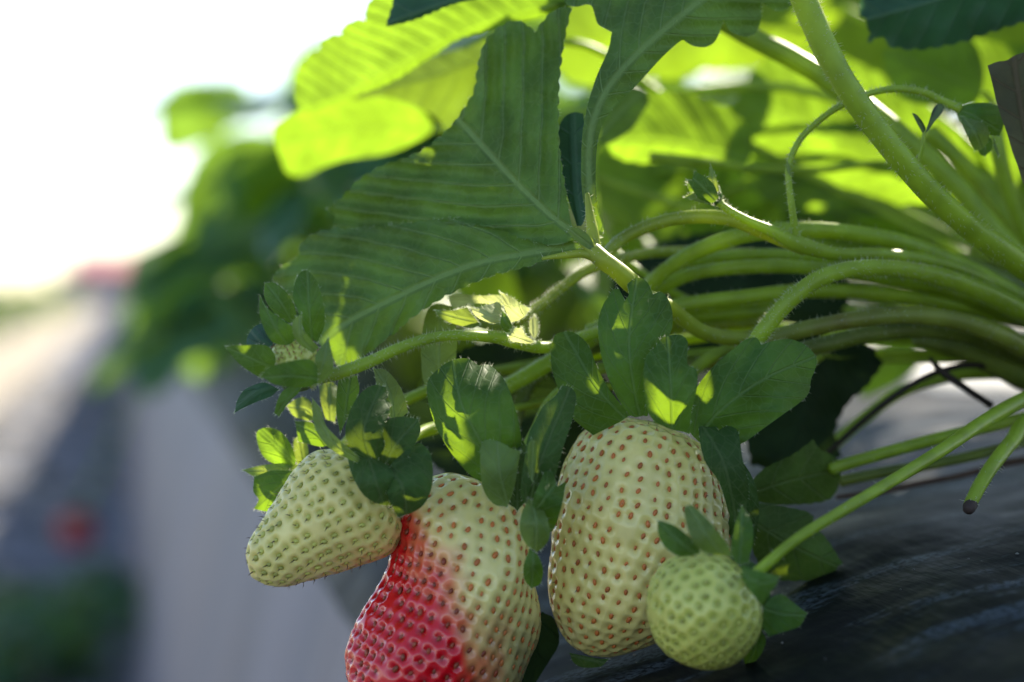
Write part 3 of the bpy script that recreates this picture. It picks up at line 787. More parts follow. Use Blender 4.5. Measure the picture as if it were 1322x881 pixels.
# half-red berry
BL = [(535, 640), (566, 690), (584, 735), (600, 780), (622, 815), (640, 855), (650, 920), (655, 980)]
def ripe2(p, q):
    x, y = q[0], q[1]
    best = 1e9; sg = 1
    for (a, b), (c, d) in zip(BL, BL[1:]):
        ux, uy = c-a, d-b; L = math.hypot(ux, uy)
        t_ = max(0, min(1, ((x-a)*ux+(y-b)*uy)/L/L))
        dx, dy = x-a-ux*t_, y-b-uy*t_
        D = math.hypot(dx, dy)
        if D < best: best = D; sg = 1 if (ux*(y-b)-uy*(x-a)) > 0 else -1
    v = best*sg+34*noise.noise(p*130)+16*noise.noise(p*420)
    v = (v+40)/86
    v = max(0, min(1, v))
    return float(v*v*(3-2*v))
B2 = berry('half-ripe berry, scarlet at the lower left and cream at its shoulder', P(637, 640, 40.3))
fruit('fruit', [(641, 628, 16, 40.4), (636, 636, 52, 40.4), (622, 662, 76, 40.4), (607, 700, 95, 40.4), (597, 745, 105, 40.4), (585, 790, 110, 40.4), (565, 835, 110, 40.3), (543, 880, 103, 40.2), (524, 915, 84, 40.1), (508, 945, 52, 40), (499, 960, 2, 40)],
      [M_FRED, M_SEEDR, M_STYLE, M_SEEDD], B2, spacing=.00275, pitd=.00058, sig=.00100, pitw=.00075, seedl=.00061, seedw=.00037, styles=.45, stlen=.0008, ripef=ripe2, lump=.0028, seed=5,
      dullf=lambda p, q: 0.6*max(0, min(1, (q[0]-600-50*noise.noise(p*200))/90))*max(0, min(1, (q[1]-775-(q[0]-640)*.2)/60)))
sep(B2, [(552, 493), (564, 478), (576, 469), (592, 463), (607, 464), (618, 472), (631, 471), (645, 483), (656, 500), (668, 538), (673, 575), (662, 600), (648, 613), (621, 622), (593, 599), (566, 558), (553, 520)],
    [(640, 618, 39.3), (620, 570, 39.0), (595, 520, 39.1), (585, 468, 39.9)], M_SEP, cot=2.0, per=.55, sR=.25, sL=.55, hairs=80)
sep(B2, [(621, 575), (634, 568), (648, 572), (658, 578), (672, 583), (668, 605), (664, 630), (655, 655), (636, 650), (622, 625)],
    [(655, 650, 38.9), (645, 610, 38.6), (642, 572, 38.8)], M_SEP2, sR=.3, sL=.3)
sep(B2, [(744, 512), (736, 500), (726, 498), (716, 512), (702, 524), (690, 545), (682, 562), (676, 600), (672, 640), (690, 660), (708, 645), (718, 612), (728, 575), (738, 545)],
    [(682, 650, 38.9), (700, 590, 38.6), (734, 505, 39.2)], M_SEPD, sR=.4, sL=.1, cot=2)
sep(B2, [(681, 578), (686, 566), (693, 574), (692, 600), (688, 625), (682, 610)], [(686, 625, 38.5), (688, 570, 38.3)], M_SEP2, sR=.2, sL=.2, hairs=10)
sep(B2, [(687, 650), (696, 625), (704, 606), (714, 610), (719, 628), (731, 622), (726, 650), (716, 682), (704, 690), (692, 672)],
    [(690, 660, 38.5), (705, 640, 38.2), (722, 620, 38.6)], M_SEP, sR=.3, sL=.3)
sep(B2, [(682, 644), (696, 650), (706, 668), (710, 692), (702, 706), (693, 713), (680, 704), (671, 685), (673, 665)],
    [(684, 642, 38.7), (692, 675, 38.2), (690, 712, 38.5)], M_SEP2, sR=.5, sL=.5)
sep(B2, [(684, 708), (695, 718), (701, 735), (698, 753), (686, 760), (677, 748), (676, 730)], [(688, 705, 38.5), (688, 730, 38.3), (686, 758, 38.7)], M_SEP, sR=.5, sL=.5)
sep(B2, [(655, 560), (668, 555), (684, 590), (682, 640), (668, 660), (650, 640)], [(668, 650, 39.1), (668, 560, 39.3)], M_SEPD)
stem('fruit_stalk', [(645, 632, 40.4), (668, 600, 41.4), (690, 560, 42.2), (720, 510, 43), (800, 470, 44.2), (1000, 450, 45)], [11, 8, 8, 8, 8, 8], M_STEM, B2)

# green conical berry on the left
B1 = berry('pale green unripe cone-shaped berry hanging free, leftmost and pointing down left', P(488, 622, 40))
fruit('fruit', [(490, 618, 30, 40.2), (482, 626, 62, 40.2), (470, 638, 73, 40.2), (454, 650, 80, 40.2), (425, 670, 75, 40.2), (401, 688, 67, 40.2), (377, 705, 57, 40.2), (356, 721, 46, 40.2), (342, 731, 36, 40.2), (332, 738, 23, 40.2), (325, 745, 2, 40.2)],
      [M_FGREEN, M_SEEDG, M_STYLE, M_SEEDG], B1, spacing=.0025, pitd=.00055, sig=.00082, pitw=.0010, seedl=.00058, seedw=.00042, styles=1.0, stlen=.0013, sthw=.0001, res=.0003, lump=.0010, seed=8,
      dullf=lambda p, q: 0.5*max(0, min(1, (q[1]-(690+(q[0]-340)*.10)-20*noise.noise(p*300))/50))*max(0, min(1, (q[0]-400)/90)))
sep(B1, [(498, 500), (485, 497), (471, 503), (457, 520), (446, 551), (451, 578), (468, 594), (488, 594), (497, 575), (494, 556), (503, 528)],
    [(480, 596, 38.9), (470, 555, 38.6), (490, 502, 39.2)], M_SEPD, sR=.3, sL=.5, hairs=60)
sep(B1, [(498, 544), (518, 538), (540, 541), (543, 558), (532, 580), (518, 603), (500, 608), (490, 595), (491, 570)],
    [(496, 604, 39), (510, 575, 38.8), (538, 543, 39.2)], M_SEPD, sR=.3, sL=.3)
sep(B1, [(539, 572), (550, 578), (557, 590), (559, 615), (556, 634), (547, 652), (532, 662), (514, 668), (502, 645), (496, 620), (502, 603), (520, 585)],
    [(505, 606, 38.7), (520, 630, 38.3), (525, 668, 38.8)], M_SEPD, sR=.4, sL=.4, cup=.2)
sep(B1, [(403, 514), (410, 522), (416, 531), (420, 548), (432, 562), (452, 580), (466, 592), (462, 598), (444, 590), (424, 578), (410, 560), (404, 540)],
    [(466, 596, 38.9), (425, 565, 38.6), (405, 518, 39)], M_SEP2, sR=.5, sL=.2, step=4)
sep(B1, [(437, 492), (448, 486), (461, 485), (464, 505), (456, 525), (446, 545), (439, 560), (434, 530)], [(442, 560, 40), (447, 520, 40.1), (452, 487, 40.4)], M_SEP, sR=.3, sL=.3)
sep(B1, [(482, 476), (498, 478), (513, 494), (522, 512), (527, 532), (512, 545), (500, 535), (488, 505)], [(508, 545, 40.2), (504, 510, 40.3), (486, 478, 40.7)], M_SEP2, sR=.3, sL=.3)
sep(B1, [(448, 590), (470, 590), (500, 600), (517, 628), (512, 652), (492, 652), (470, 640), (455, 615)], [(475, 590, 38.8), (485, 620, 38.3), (495, 652, 38.6)], M_SEPD, sR=.5, sL=.5)
sep(B1, [(470, 590), (500, 570), (545, 600), (560, 640), (545, 672), (520, 690), (500, 660)], [(490, 595, 40.5), (520, 630, 40.7), (535, 680, 41)], M_SEPD)
stem('fruit_stalk', [(490, 618, 40.1), (510, 585, 41), (540, 560, 42), (580, 545, 42.6), (650, 500, 43.5), (720, 462, 44.3), (780, 435, 45), (1000, 410, 46)], [11, 8, 8, 9, 9, 10, 10, 9], M_STEM, B1, hairs=60)

# small round berry in front
B4 = berry('small round green berry in front of the white one, its stalk slanting up right', P(950, 735, 37.6))
def ball(cx, cy, rr, ax, ay, d, n=11):
    out = []
    for i in range(n):
        th = math.pi*i/(n-1)
        out.append((cx-ax*rr*math.cos(th), cy-ay*rr*math.cos(th), max(1.5, rr*math.sin(th)), d))
    return out
fruit('fruit', ball(908, 787, 75.5, -.62, .78, 38.0), [M_FSMALL, M_SEEDG, M_STYLE, M_SEEDG], B4, spacing=.00245, pitd=.00046, sig=.00085, pitw=.0010, seedl=.00048, seedw=.00036, styles=.6, stlen=.0007, res=.0003, lump=.0016, seed=9)
K = dict(hairs=25, step=4.4, per=.3)
sep(B4, [(849, 672), (858, 674), (871, 679), (886, 690), (900, 703), (904, 714), (890, 718), (875, 718), (858, 706), (850, 690)], [(910, 722, 37.4), (880, 702, 37.2), (851, 674, 37.5)], M_SEP, **K)
sep(B4, [(883, 659), (888, 653), (895, 653), (912, 669), (926, 685), (941, 706), (944, 719), (925, 717), (904, 710), (890, 690)], [(938, 722, 37.2), (912, 690, 36.9), (889, 655, 37.2)], M_SEP2, **K)
sep(B4, [(957, 653), (966, 664), (972, 679), (972, 700), (966, 727), (952, 728), (944, 716), (947, 684)], [(954, 730, 37.6), (957, 695, 37.7), (958, 655, 38.1)], M_SEP, **K)
sep(B4, [(957, 730), (977, 737), (1006, 744), (1002, 756), (994, 765), (984, 783), (972, 768), (960, 750)], [(957, 738, 37), (980, 752, 36.8), (1004, 748, 37)], M_SEP, **K)
sep(B4, [(986, 786), (992, 775), (1008, 767), (1024, 778), (1042, 792), (1032, 809), (1012, 816), (992, 822), (983, 806)], [(978, 782, 37.5), (1008, 792, 37.7), (1040, 794, 38.2)], M_SEP, **K)
sep(B4, [(970, 815), (982, 812), (989, 826), (984, 842), (974, 855), (963, 862), (960, 845)], [(976, 810, 38), (975, 835, 38.1), (965, 860, 38.5)], M_SEP, **K)
sep(B4, [(940, 712), (965, 722), (990, 745), (995, 790), (985, 815), (968, 790), (950, 745)], [(955, 725, 37.9), (975, 765, 37.7), (985, 812, 38.2)], M_SEPD, **K)
stem('fruit_stalk', [(958, 748, 37.6), (975, 742, 37.3), (990, 728, 37.2), (1030, 695, 37.4), (1090, 658, 37.9), (1150, 622, 38.8), (1210, 585, 40), (1270, 545, 41.5), (1330, 512, 43), (1420, 480, 45), (1480, 470, 46.5)],
     [8, 8, 7.5, 7, 7.5, 8, 8.5, 9.5, 10, 10, 10], M_STEM, B4, hairs=40)

# spent flower on the left
B5 = thing('spent_flower', P(392, 495, 39.3), 'spent flower with upright green sepals round a brown-flecked centre, on a long hairy stalk', 'flower')
fruit('flower_centre', [(390, 478, 12, 39.5), (386, 472, 26, 39.4), (380, 464, 32, 39.3), (374, 455, 30, 39.2), (369, 447, 18, 39.1), (367, 443, 2, 39.1)], [M_FSMALL, M_SEEDG, M_SEEDD, M_SEEDG], B5, sthw=.00009, spacing=.0011, pitd=.00025, sig=.0004, pitw=.0005,
      seedl=.0003, seedw=.0002, styles=1, stlen=.0011, res=.00025, lump=.0003)
fruit('flower_base', [(398, 503, 4, 39.5), (396, 498, 22, 39.5), (391, 488, 28, 39.5), (386, 478, 24, 39.5), (384, 472, 3, 39.5)], [M_SEPD, M_SEEDG, M_STYLE, M_SEEDG], B5, spacing=.004, pitd=0, styles=.0, seedl=.0001, seedw=.0001, res=.0005)
F5 = lambda *a, **k: sep(B5, *a, **dict(dict(hairs=45, step=4.2, per=.33, cot=2.2), **k))
F5([(318, 442), (322, 430), (330, 421), (340, 417), (352, 428), (358, 445), (345, 456), (325, 452)], [(365, 460, 40), (340, 440, 40), (326, 424, 40.3)], M_TEAL)
F5([(342, 366), (353, 365), (364, 372), (373, 382), (381, 398), (383, 412), (375, 418), (358, 408), (347, 395), (341, 382)], [(385, 430, 39.8), (365, 395, 39.7), (345, 368, 40)], M_SEP)
F5([(396, 349), (404, 356), (411, 368), (418, 394), (419, 420), (410, 442), (396, 434), (386, 405), (378, 384), (382, 362), (388, 352)], [(404, 450, 39.3), (399, 400, 39.0), (397, 350, 39.5)], M_SEP)
F5([(335, 381), (345, 398), (362, 411), (379, 424), (382, 441), (368, 446), (352, 442), (341, 425), (335, 405)], [(372, 446, 39), (355, 422, 38.8), (337, 384, 39.2)], M_SEP, sL=-.3)
F5([(390, 405), (380, 412), (377, 422), (380, 436), (388, 446), (404, 456), (412, 449), (400, 436), (391, 425)], [(408, 455, 38.7), (388, 435, 38.4), (387, 406, 38.5)], M_SEP2, sR=.4, sL=-.4)
F5([(424, 436), (415, 448), (407, 460), (408, 480), (411, 496), (420, 490), (429, 481), (430, 466), (427, 450)], [(408, 492, 38.6), (418, 465, 38.5), (423, 438, 38.7)], M_SEP2)
F5([(291, 448), (303, 446), (316, 446), (333, 445), (347, 448), (356, 462), (352, 478), (338, 489), (326, 482), (314, 474), (301, 462)], [(365, 480, 38.9), (330, 465, 38.7), (293, 449, 38.9)], M_SEP, sR=-.2)
F5([(336, 486), (349, 474), (373, 467), (399, 464), (409, 474), (410, 495), (396, 500), (378, 500), (356, 497)], [(405, 488, 38.4), (375, 485, 38.1), (340, 487, 38.4)], M_SEP, sR=-.2, sL=.3)
F5([(303, 533), (306, 518), (314, 505), (326, 498), (342, 494), (360, 503), (350, 512), (334, 518), (316, 526)], [(365, 498, 39.6), (335, 506, 39.6), (305, 530, 39.9)], M_TEAL)
F5([(354, 533), (358, 518), (365, 505), (378, 498), (391, 497), (385, 508), (374, 518), (366, 530), (360, 538)], [(390, 496, 39), (374, 512, 38.9), (357, 536, 39.2)], M_SEP)
stem('flower_stalk', [(398, 492, 39.4), (412, 487, 39.4), (440, 481, 39.4), (480, 466, 39.5), (520, 448, 39.7), (560, 436, 40), (600, 433, 40.4), (640, 436, 40.9), (672, 444, 41.4), (710, 448, 42), (770, 430, 43), (860, 405, 44.5), (1000, 390, 46)],
     [11, 9.5, 8.5, 8, 7.5, 7, 7, 7.5, 8, 8, 8, 8, 8], M_STEM, B5, hairs=700)

# bright flower bud in the sun
B7 = thing('flower_bud', P(665, 425, 41.6), 'fuzzy sunlit flower bud with half-open yellow-white sepals below the ribbed leaf', 'flower bud')
F7 = lambda *a, **k: sep(B7, *a, **dict(dict(hairs=120, step=4, per=.33, cot=2.2), **k))
F7([(562, 401), (573, 401), (585, 401), (603, 397), (611, 408), (620, 419), (610, 424), (599, 422), (579, 416), (567, 409)], [(640, 418, 41.4), (600, 412, 41.3), (564, 402, 41.4)], M_SEP2)
F7([(579, 383), (587, 380), (597, 380), (622, 382), (642, 381), (656, 386), (646, 396), (627, 392), (603, 392), (600, 398), (585, 400), (581, 392)], [(655, 398, 41.9), (620, 388, 42), (580, 386, 42.2)], M_FUZZ, sL=1.4)
F7([(607, 397), (620, 398), (641, 390), (650, 396), (646, 416), (636, 418), (624, 414), (614, 408)], [(652, 414, 41.2), (630, 406, 41), (609, 398, 41.1)], M_FUZZ, sR=1.0)
F7([(646, 378), (654, 381), (663, 386), (684, 399), (678, 408), (671, 413), (660, 416), (653, 402)], [(678, 412, 41.3), (662, 400, 41.2), (648, 380, 41.5)], M_FUZZ, sL=1.0)
F7([(649, 401), (647, 410), (646, 418), (650, 427), (657, 431), (661, 421), (656, 410)], [(662, 425, 41), (652, 414, 40.9), (649, 402, 41)], M_SEP)
F7([(656, 432), (662, 424), (674, 424), (678, 432), (690, 441), (684, 444), (668, 442), (660, 440)], [(690, 442, 40.9), (672, 436, 40.8), (658, 431, 40.9)], M_FUZZ, name='bract')
F7([(684, 414), (690, 408), (695, 415), (695, 430), (690, 438), (684, 430)], [(690, 438, 41.3), (689, 410, 41.5)], M_FUZZ, name='bract')
fruit('bud_core', [(600, 408, 2, 41.8), (612, 409, 11, 41.8), (632, 410, 16, 41.8), (655, 412, 15, 41.8), (668, 412, 8, 41.8), (672, 412, 1, 41.8)], [M_SEP2, M_SEEDG, M_STYLE, M_SEEDG], B7, spacing=.004, pitd=0, styles=0, seedl=.0001, seedw=.0001, res=.0005)
stem('flower_stalk', [(664, 414, 41.7), (680, 408, 41.9), (700, 393, 42.2), (725, 372, 42.6), (757, 350, 43), (800, 335, 43.5), (880, 325, 45), (1100, 335, 47)], [8, 8, 7, 6.5, 6.5, 6.5, 7, 7], M_STEMY, B7, hairs=420)

# leafy flower behind the left berry
B6 = thing('spent_flower', P(400, 600, 41.8), 'lime-rimmed star of sepals peeping out behind the leftmost berry', 'flower')
F6 = lambda *a, **k: sep(B6, *a, **dict(dict(hairs=50, step=4.4, per=.36, cot=2.2), **k))
F6([(331, 560), (337, 554), (346, 552), (358, 555), (367, 562), (376, 575), (382, 595), (375, 606), (357, 601), (342, 592), (334, 578)], [(392, 612, 41.6), (362, 580, 41.5), (336, 556, 41.8)], M_BRIGHT)
F6([(313, 607), (332, 602), (352, 599), (375, 598), (392, 602), (388, 612), (352, 616), (330, 616)], [(395, 606, 41.6), (350, 607, 41.4), (315, 607, 41.6)], M_SEP2)
F6([(328, 616), (350, 608), (383, 608), (388, 625), (376, 640), (364, 652), (352, 661), (340, 660), (328, 657), (334, 645), (327, 635)], [(395, 610, 41.4), (360, 630, 41.2), (333, 652, 41.5)], M_SEP)
F6([(379, 570), (386, 562), (392, 565), (398, 580), (397, 600), (388, 606), (380, 590)], [(395, 608, 41.9), (387, 566, 42.1)], M_SEP2)
F6([(381, 544), (395, 544), (407, 548), (426, 561), (432, 572), (416, 577), (400, 574), (385, 570)], [(430, 590, 41.5), (410, 562, 41.3), (383, 548, 41.6)], M_SEP)
F6([(370, 524), (381, 516), (394, 513), (409, 528), (412, 542), (396, 543), (380, 538)], [(420, 560, 41.8), (398, 530, 41.7), (373, 525, 42)], M_SEP2)
F6([(412, 498), (424, 492), (436, 500), (438, 520), (432, 545), (420, 540), (414, 518)], [(428, 560, 41.9), (426, 525, 42), (424, 494, 42.3)], M_SEP2)
stem('flower_stalk', [(400, 606, 41.8), (430, 590, 42.3), (470, 550, 43), (540, 510, 43.6), (640, 480, 44.5), (1000, 420, 46.5)], [8, 7, 7, 7, 7, 7], M_STEM, B6, hairs=40)

# small closed bud, centre right
B8 = thing('flower_bud', P(925, 255, 41.5), 'tiny pointed green bud with spiky sepals in front of the toothed lime leaf', 'flower bud')
F8 = lambda *a, **k: sep(B8, *a, **dict(dict(hairs=35, step=3.5, per=.25, cot=2.2), **k))
fruit('bud_core', [(930, 262, 2, 41.5), (927, 258, 9, 41.5), (918, 250, 15, 41.5), (908, 243, 14, 41.5), (899, 237, 7, 41.5), (896, 235, 1, 41.5)], [M_SEP, M_SEEDG, M_STYLE, M_SEEDG], B8, spacing=.004, pitd=0, styles=0, seedl=.0001, seedw=.0001, res=.0005)
F8([(887, 232), (893, 234), (897, 221), (906, 226), (915, 232), (922, 239), (928, 255), (920, 262), (904, 258), (896, 248)], [(926, 260, 41.0), (908, 242, 40.9), (892, 228, 41)], M_SEP)
F8([(917, 213), (922, 222), (926, 234), (929, 246), (922, 250), (914, 236)], [(926, 252, 41.2), (917, 216, 41.3)], M_SEP2)
F8([(884, 255), (892, 250), (902, 250), (914, 258), (920, 264), (905, 262)], [(922, 262, 41.1), (886, 255, 41.1)], M_SEP2)
F8([(893, 240), (886, 236), (892, 250), (902, 258), (906, 246)], [(918, 258, 41.6), (888, 238, 41.7)], M_SEP)
stem('flower_stalk', [(925, 256, 41.5), (931, 264, 41.5), (942, 272, 41.5), (965, 285, 41.5), (1000, 300, 41.6), (1030, 315, 41.8), (1080, 328, 42.2), (1150, 330, 43), (1230, 345, 44), (1320, 385, 45.5), (1480, 455, 47)],
     [6, 5, 5, 6, 8, 11, 9, 9, 9, 10, 10], M_STEM, B8, hairs=260)

# thin arching stalk with a drooping bud
B9 = thing('flower_bud', P(1242, 140, 42), 'drooping green bud at the end of a thin arching stalk beside the torn dry leaf', 'flower bud')
F9 = lambda *a, **k: sep(B9, *a, **dict(dict(hairs=25, step=4, per=.3, cot=2), **k))
F9([(1233, 143), (1245, 137), (1262, 133), (1280, 134), (1292, 140), (1296, 160), (1290, 176), (1276, 174), (1258, 168), (1242, 160)], [(1238, 142, 42), (1262, 152, 41.7), (1290, 168, 41.9)], M_SEP)
F9([(1240, 150), (1254, 154), (1268, 158), (1276, 168), (1276, 182), (1268, 193), (1258, 194), (1250, 178), (1243, 164)], [(1240, 148, 41.8), (1258, 170, 41.4), (1268, 192, 41.7)], M_SEP2)
F9([(1262, 190), (1272, 176), (1280, 180), (1281, 192), (1272, 202), (1266, 200)], [(1268, 170, 42), (1272, 200, 42)], M_SEP)
F9([(1282, 176), (1286, 186), (1290, 198), (1288, 202), (1283, 190)], [(1280, 172, 41.9), (1289, 201, 41.9)], M_SEP2, name='petal')
stem('flower_stalk', [(1028, 318, 41.8), (1027, 300, 41.7), (1022, 265, 41.6), (1018, 220, 41.6), (1030, 185, 41.6), (1055, 158, 41.6), (1085, 137, 41.6), (1120, 122, 41.7), (1155, 115, 41.8), (1190, 119, 41.9), (1215, 130, 42), (1240, 141, 42)],
     [6, 5, 4.5, 4, 4, 4, 4, 4, 4.5, 5, 5, 6], M_STEM, B9, hairs=420)
blade('bract', [(1018, 225), (1014, 215), (1016, 208), (1021, 216), (1022, 228)], [(1020, 228, 41.5), (1015, 209, 41.5)], M_SEP2, B9, step=3, quilt=0)

SP = thing('seedling', P(1185, 216, 41.5), 'tiny dark two-leaved sprout standing on the thick slanting stalk', 'seedling')
blade('seed_leaf', [(1193, 174), (1199, 158), (1204, 142), (1210, 135), (1216, 134), (1219, 140), (1214, 149), (1206, 158), (1199, 168)], [(1194, 174, 41.4), (1205, 155, 41.4), (1216, 136, 41.6)], M_SPROUT, SP, step=4, quilt=0, wav=.02, sR=.6)
blade('seed_leaf', [(1192, 174), (1184, 160), (1177, 146), (1183, 148), (1190, 156), (1195, 166)], [(1193, 174, 41.4), (1179, 147, 41.3)], M_SPROUT, SP, step=4, quilt=0, wav=.02)
stem('stem', [(1193, 172, 41.4), (1191, 190, 41.4), (1185, 215, 41.5)], [2.4, 2.6], M_STEM, SP)

# ================================================================== LOOSE STALKS OF THE BUNDLE
def stalk(label, pts, rad, mat=None, hairs=120, name='leaf_stalk', cat='stalk', **kw):
    o = stem(name, pts, rad, mat or M_STEM, None, hairs=int(hairs*2.2), **kw)
    return tag(o, label, cat)
E1 = (1485, 455, 47)
stalk('thickest green stalk, slanting from the top edge down to the right edge', [(1010, -60, 39.5), (1040, 5, 39.6), (1062, 55, 39.7), (1090, 107, 39.8), (1125, 158, 40), (1165, 208, 40.3), (1205, 252, 40.7), (1250, 292, 41.3), (1310, 335, 42.2), (1400, 400, 44.5), E1],
      [17, 17, 17, 16, 16, 16, 16, 16, 17, 18, 18], hairs=420, seg=16)
stalk('blurred paler stalk running behind the thickest one, towards the right edge', [(930, 25, 46), (970, 48, 46), (1020, 74, 46), (1060, 98, 46), (1120, 140, 46), (1180, 190, 46), (1240, 245, 46), (1300, 315, 46), (1380, 390, 46.5), E1], 14, hairs=0)
stalk('stalk that arches over from the glowing leaf joint to the tiny pointed bud', [(778, 334, 41.6), (800, 311, 42.2), (830, 295, 42.3), (865, 284, 42.2), (905, 280, 42.1), (945, 284, 41.9), (985, 300, 41.9), (1040, 322, 42)], [8, 8, 8.5, 8.5, 9, 9, 9, 9], M_STEMY, hairs=70)
stalk('upper stalk of the bundle with a sunlit top edge right of the thin arch', [(838, 368, 44), (865, 345, 43.7), (905, 322, 43.4), (960, 304, 43.2), (1030, 297, 43.2), (1100, 301, 43.4), (1170, 316, 43.8), (1250, 348, 44.6), (1340, 395, 45.6), E1], [10, 10, 11, 11, 11, 11, 12, 12, 12, 12])
stalk('stalk just under the uppermost of the bundle, straight and pale', [(842, 378, 44.6), (890, 355, 44.3), (950, 346, 44), (1010, 344, 44), (1080, 350, 44.2), (1160, 362, 44.4), (1240, 380, 45), (1340, 420, 46), E1], 9)
stalk('thin stalk between two thicker ones in the upper middle of the bundle', [(835, 372, 45.2), (880, 344, 45), (950, 330, 44.7), (1020, 330, 44.6), (1100, 338, 44.6), (1180, 350, 44.8), (1260, 375, 45.2), (1360, 415, 46), E1], 7.5)
stalk('slender stalk low in the middle of the bundle behind the bent one', [(760, 430, 43.8), (820, 408, 43.9), (880, 394, 44), (960, 384, 44), (1040, 376, 44.2), (1120, 378, 44.4), (1200, 388, 44.8), (1300, 410, 45.8), E1], 10)
stalk('prominent bent stalk that rises out of the calyx of the white berry and curves right', [(972, 446, 41.2), (985, 428, 41.1), (1005, 403, 41.1), (1030, 379, 41.1), (1062, 358, 41.2), (1105, 347, 41.5), (1155, 347, 42), (1210, 357, 42.8), (1270, 378, 43.8), (1350, 415, 45.4), E1],
      [10, 11, 11, 11, 11, 11, 11, 12, 13, 14, 14], hairs=420, seg=16)
stalk('low thick stalk with brown streaks on its upper side', [(960, 452, 42.8), (1000, 436, 42.7), (1050, 423, 42.6), (1110, 412, 42.6), (1170, 407, 42.8), (1230, 413, 43.2), (1290, 432, 43.8), (1350, 458, 45), E1], [10, 11, 11, 11, 12, 12, 13, 13, 13], M_STEMB)
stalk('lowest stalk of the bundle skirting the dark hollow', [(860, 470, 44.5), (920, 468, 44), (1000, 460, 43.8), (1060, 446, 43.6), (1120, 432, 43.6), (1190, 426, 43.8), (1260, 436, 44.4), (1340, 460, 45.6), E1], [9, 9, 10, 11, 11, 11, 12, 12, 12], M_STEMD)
stalk('short stalk tucked in left of the white berry calyx', [(655, 500, 42.6), (680, 486, 42.7), (710, 468, 42.9), (745, 448, 43.2), (790, 425, 43.8), (850, 412, 44.6), (1000, 402, 46)], [10, 10, 11, 11, 10, 10, 9])
stalk('stalk bridging the gap between the green cone berry and the sepal beside it', [(700, 480, 43.8), (722, 462, 43.9), (760, 440, 44.2), (820, 425, 44.8), (1000, 415, 46)], 8, M_STEMY)
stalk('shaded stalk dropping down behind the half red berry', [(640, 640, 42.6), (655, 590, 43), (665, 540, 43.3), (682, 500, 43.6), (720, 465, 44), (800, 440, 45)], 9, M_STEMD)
stalk('dull broad stalk along the right edge above the bundle', [(1200, 170, 47.5), (1260, 230, 47.5), (1300, 280, 47.3), (1350, 350, 47.2), E1], 11, M_STEM, hairs=0)
stalk('upright stalk blurred at the right edge behind the torn dry leaf', [(1282, 150, 46), (1290, 200, 46), (1310, 270, 46.3), (1350, 340, 46.6), E1], 10, M_STEM, hairs=0)
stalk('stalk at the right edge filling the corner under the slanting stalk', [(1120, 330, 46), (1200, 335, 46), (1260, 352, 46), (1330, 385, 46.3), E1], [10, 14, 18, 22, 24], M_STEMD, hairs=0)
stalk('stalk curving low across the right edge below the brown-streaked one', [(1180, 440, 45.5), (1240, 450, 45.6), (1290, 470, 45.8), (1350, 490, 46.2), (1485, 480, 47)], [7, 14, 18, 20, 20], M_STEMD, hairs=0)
stalk('stalk lying on the film behind the slanting berry stalk', [(1072, 606, 43.4), (1110, 594, 43.4), (1160, 580, 43.5), (1220, 564, 43.8), (1280, 550, 44.3), (1340, 535, 45), (1485, 500, 47)], 8, hairs=40)
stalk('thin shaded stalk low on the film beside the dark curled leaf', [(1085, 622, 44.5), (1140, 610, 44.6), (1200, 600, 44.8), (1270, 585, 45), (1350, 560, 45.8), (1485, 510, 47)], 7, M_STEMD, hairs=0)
stalk('green arching stalk behind the dead runner, lit from behind', [(1070, 580, 47), (1110, 545, 47), (1160, 508, 47), (1220, 487, 47), (1290, 482, 47), (1380, 490, 47), (1485, 480, 47.5)], 8, M_STEM, hairs=0)
stalk('dead dark brown runner arching over the sunlit gap in the film', [(1068, 586, 45.4), (1100, 556, 45.3), (1140, 522, 45.2), (1180, 495, 45.2), (1215, 479, 45.3), (1250, 472, 45.4), (1300, 474, 45.8), (1400, 480, 46.5)], [3.5, 3.6, 4, 4, 4, 4, 4, 4], M_RUN, hairs=0, name='runner', cat='runner')
stalk('short dark dry twig crossing the dead runner', [(1200, 462, 45), (1216, 480, 44.9), (1245, 500, 45), (1280, 524, 45.2)], [2, 5, 4.5, 5], M_RUN, hairs=0, name='twig', cat='twig')
stalk('thin reddish brown runner lying flat on the black film', [(1080, 642, 45.4), (1130, 636, 45.6), (1190, 624, 45.8), (1240, 614, 46), (1290, 600, 46.2), (1340, 590, 46.6), (1450, 560, 47)], [3, 4, 4, 4, 5, 5, 5], M_RUNB, hairs=0, name='runner', cat='runner')
o = stalk('cut-off green stalk at the right edge ending in a dark stub', [(1251, 655, 40.4), (1262, 632, 40.6), (1280, 603, 41), (1305, 572, 41.8), (1340, 535, 43), (1480, 475, 46.5)], [8.5, 9, 9.5, 10, 11, 11], M_STEM, hairs=40)
stem('cut_end', [(1249, 660, 40.3), (1251, 656, 40.35), (1254, 650, 40.45)], [6.5, 8.6, 8.7], M_TIP, o)

# ================================================================== CROWN OF THE PLANT (beyond the right edge)
V, Fc, mi = tube_geo([P(1490, 430, 47), P(1490, 480, 47), P(1495, 560, 47.2)], [0.012, 0.016, 0.014], seg=14, lump=.3)
o = mk('plant_crown', mesh('plant_crown', V, Fc), M_STEMB)
tag(o, 'stubby brown-green crown from which all the stalks of the bundle rise', 'plant crown')
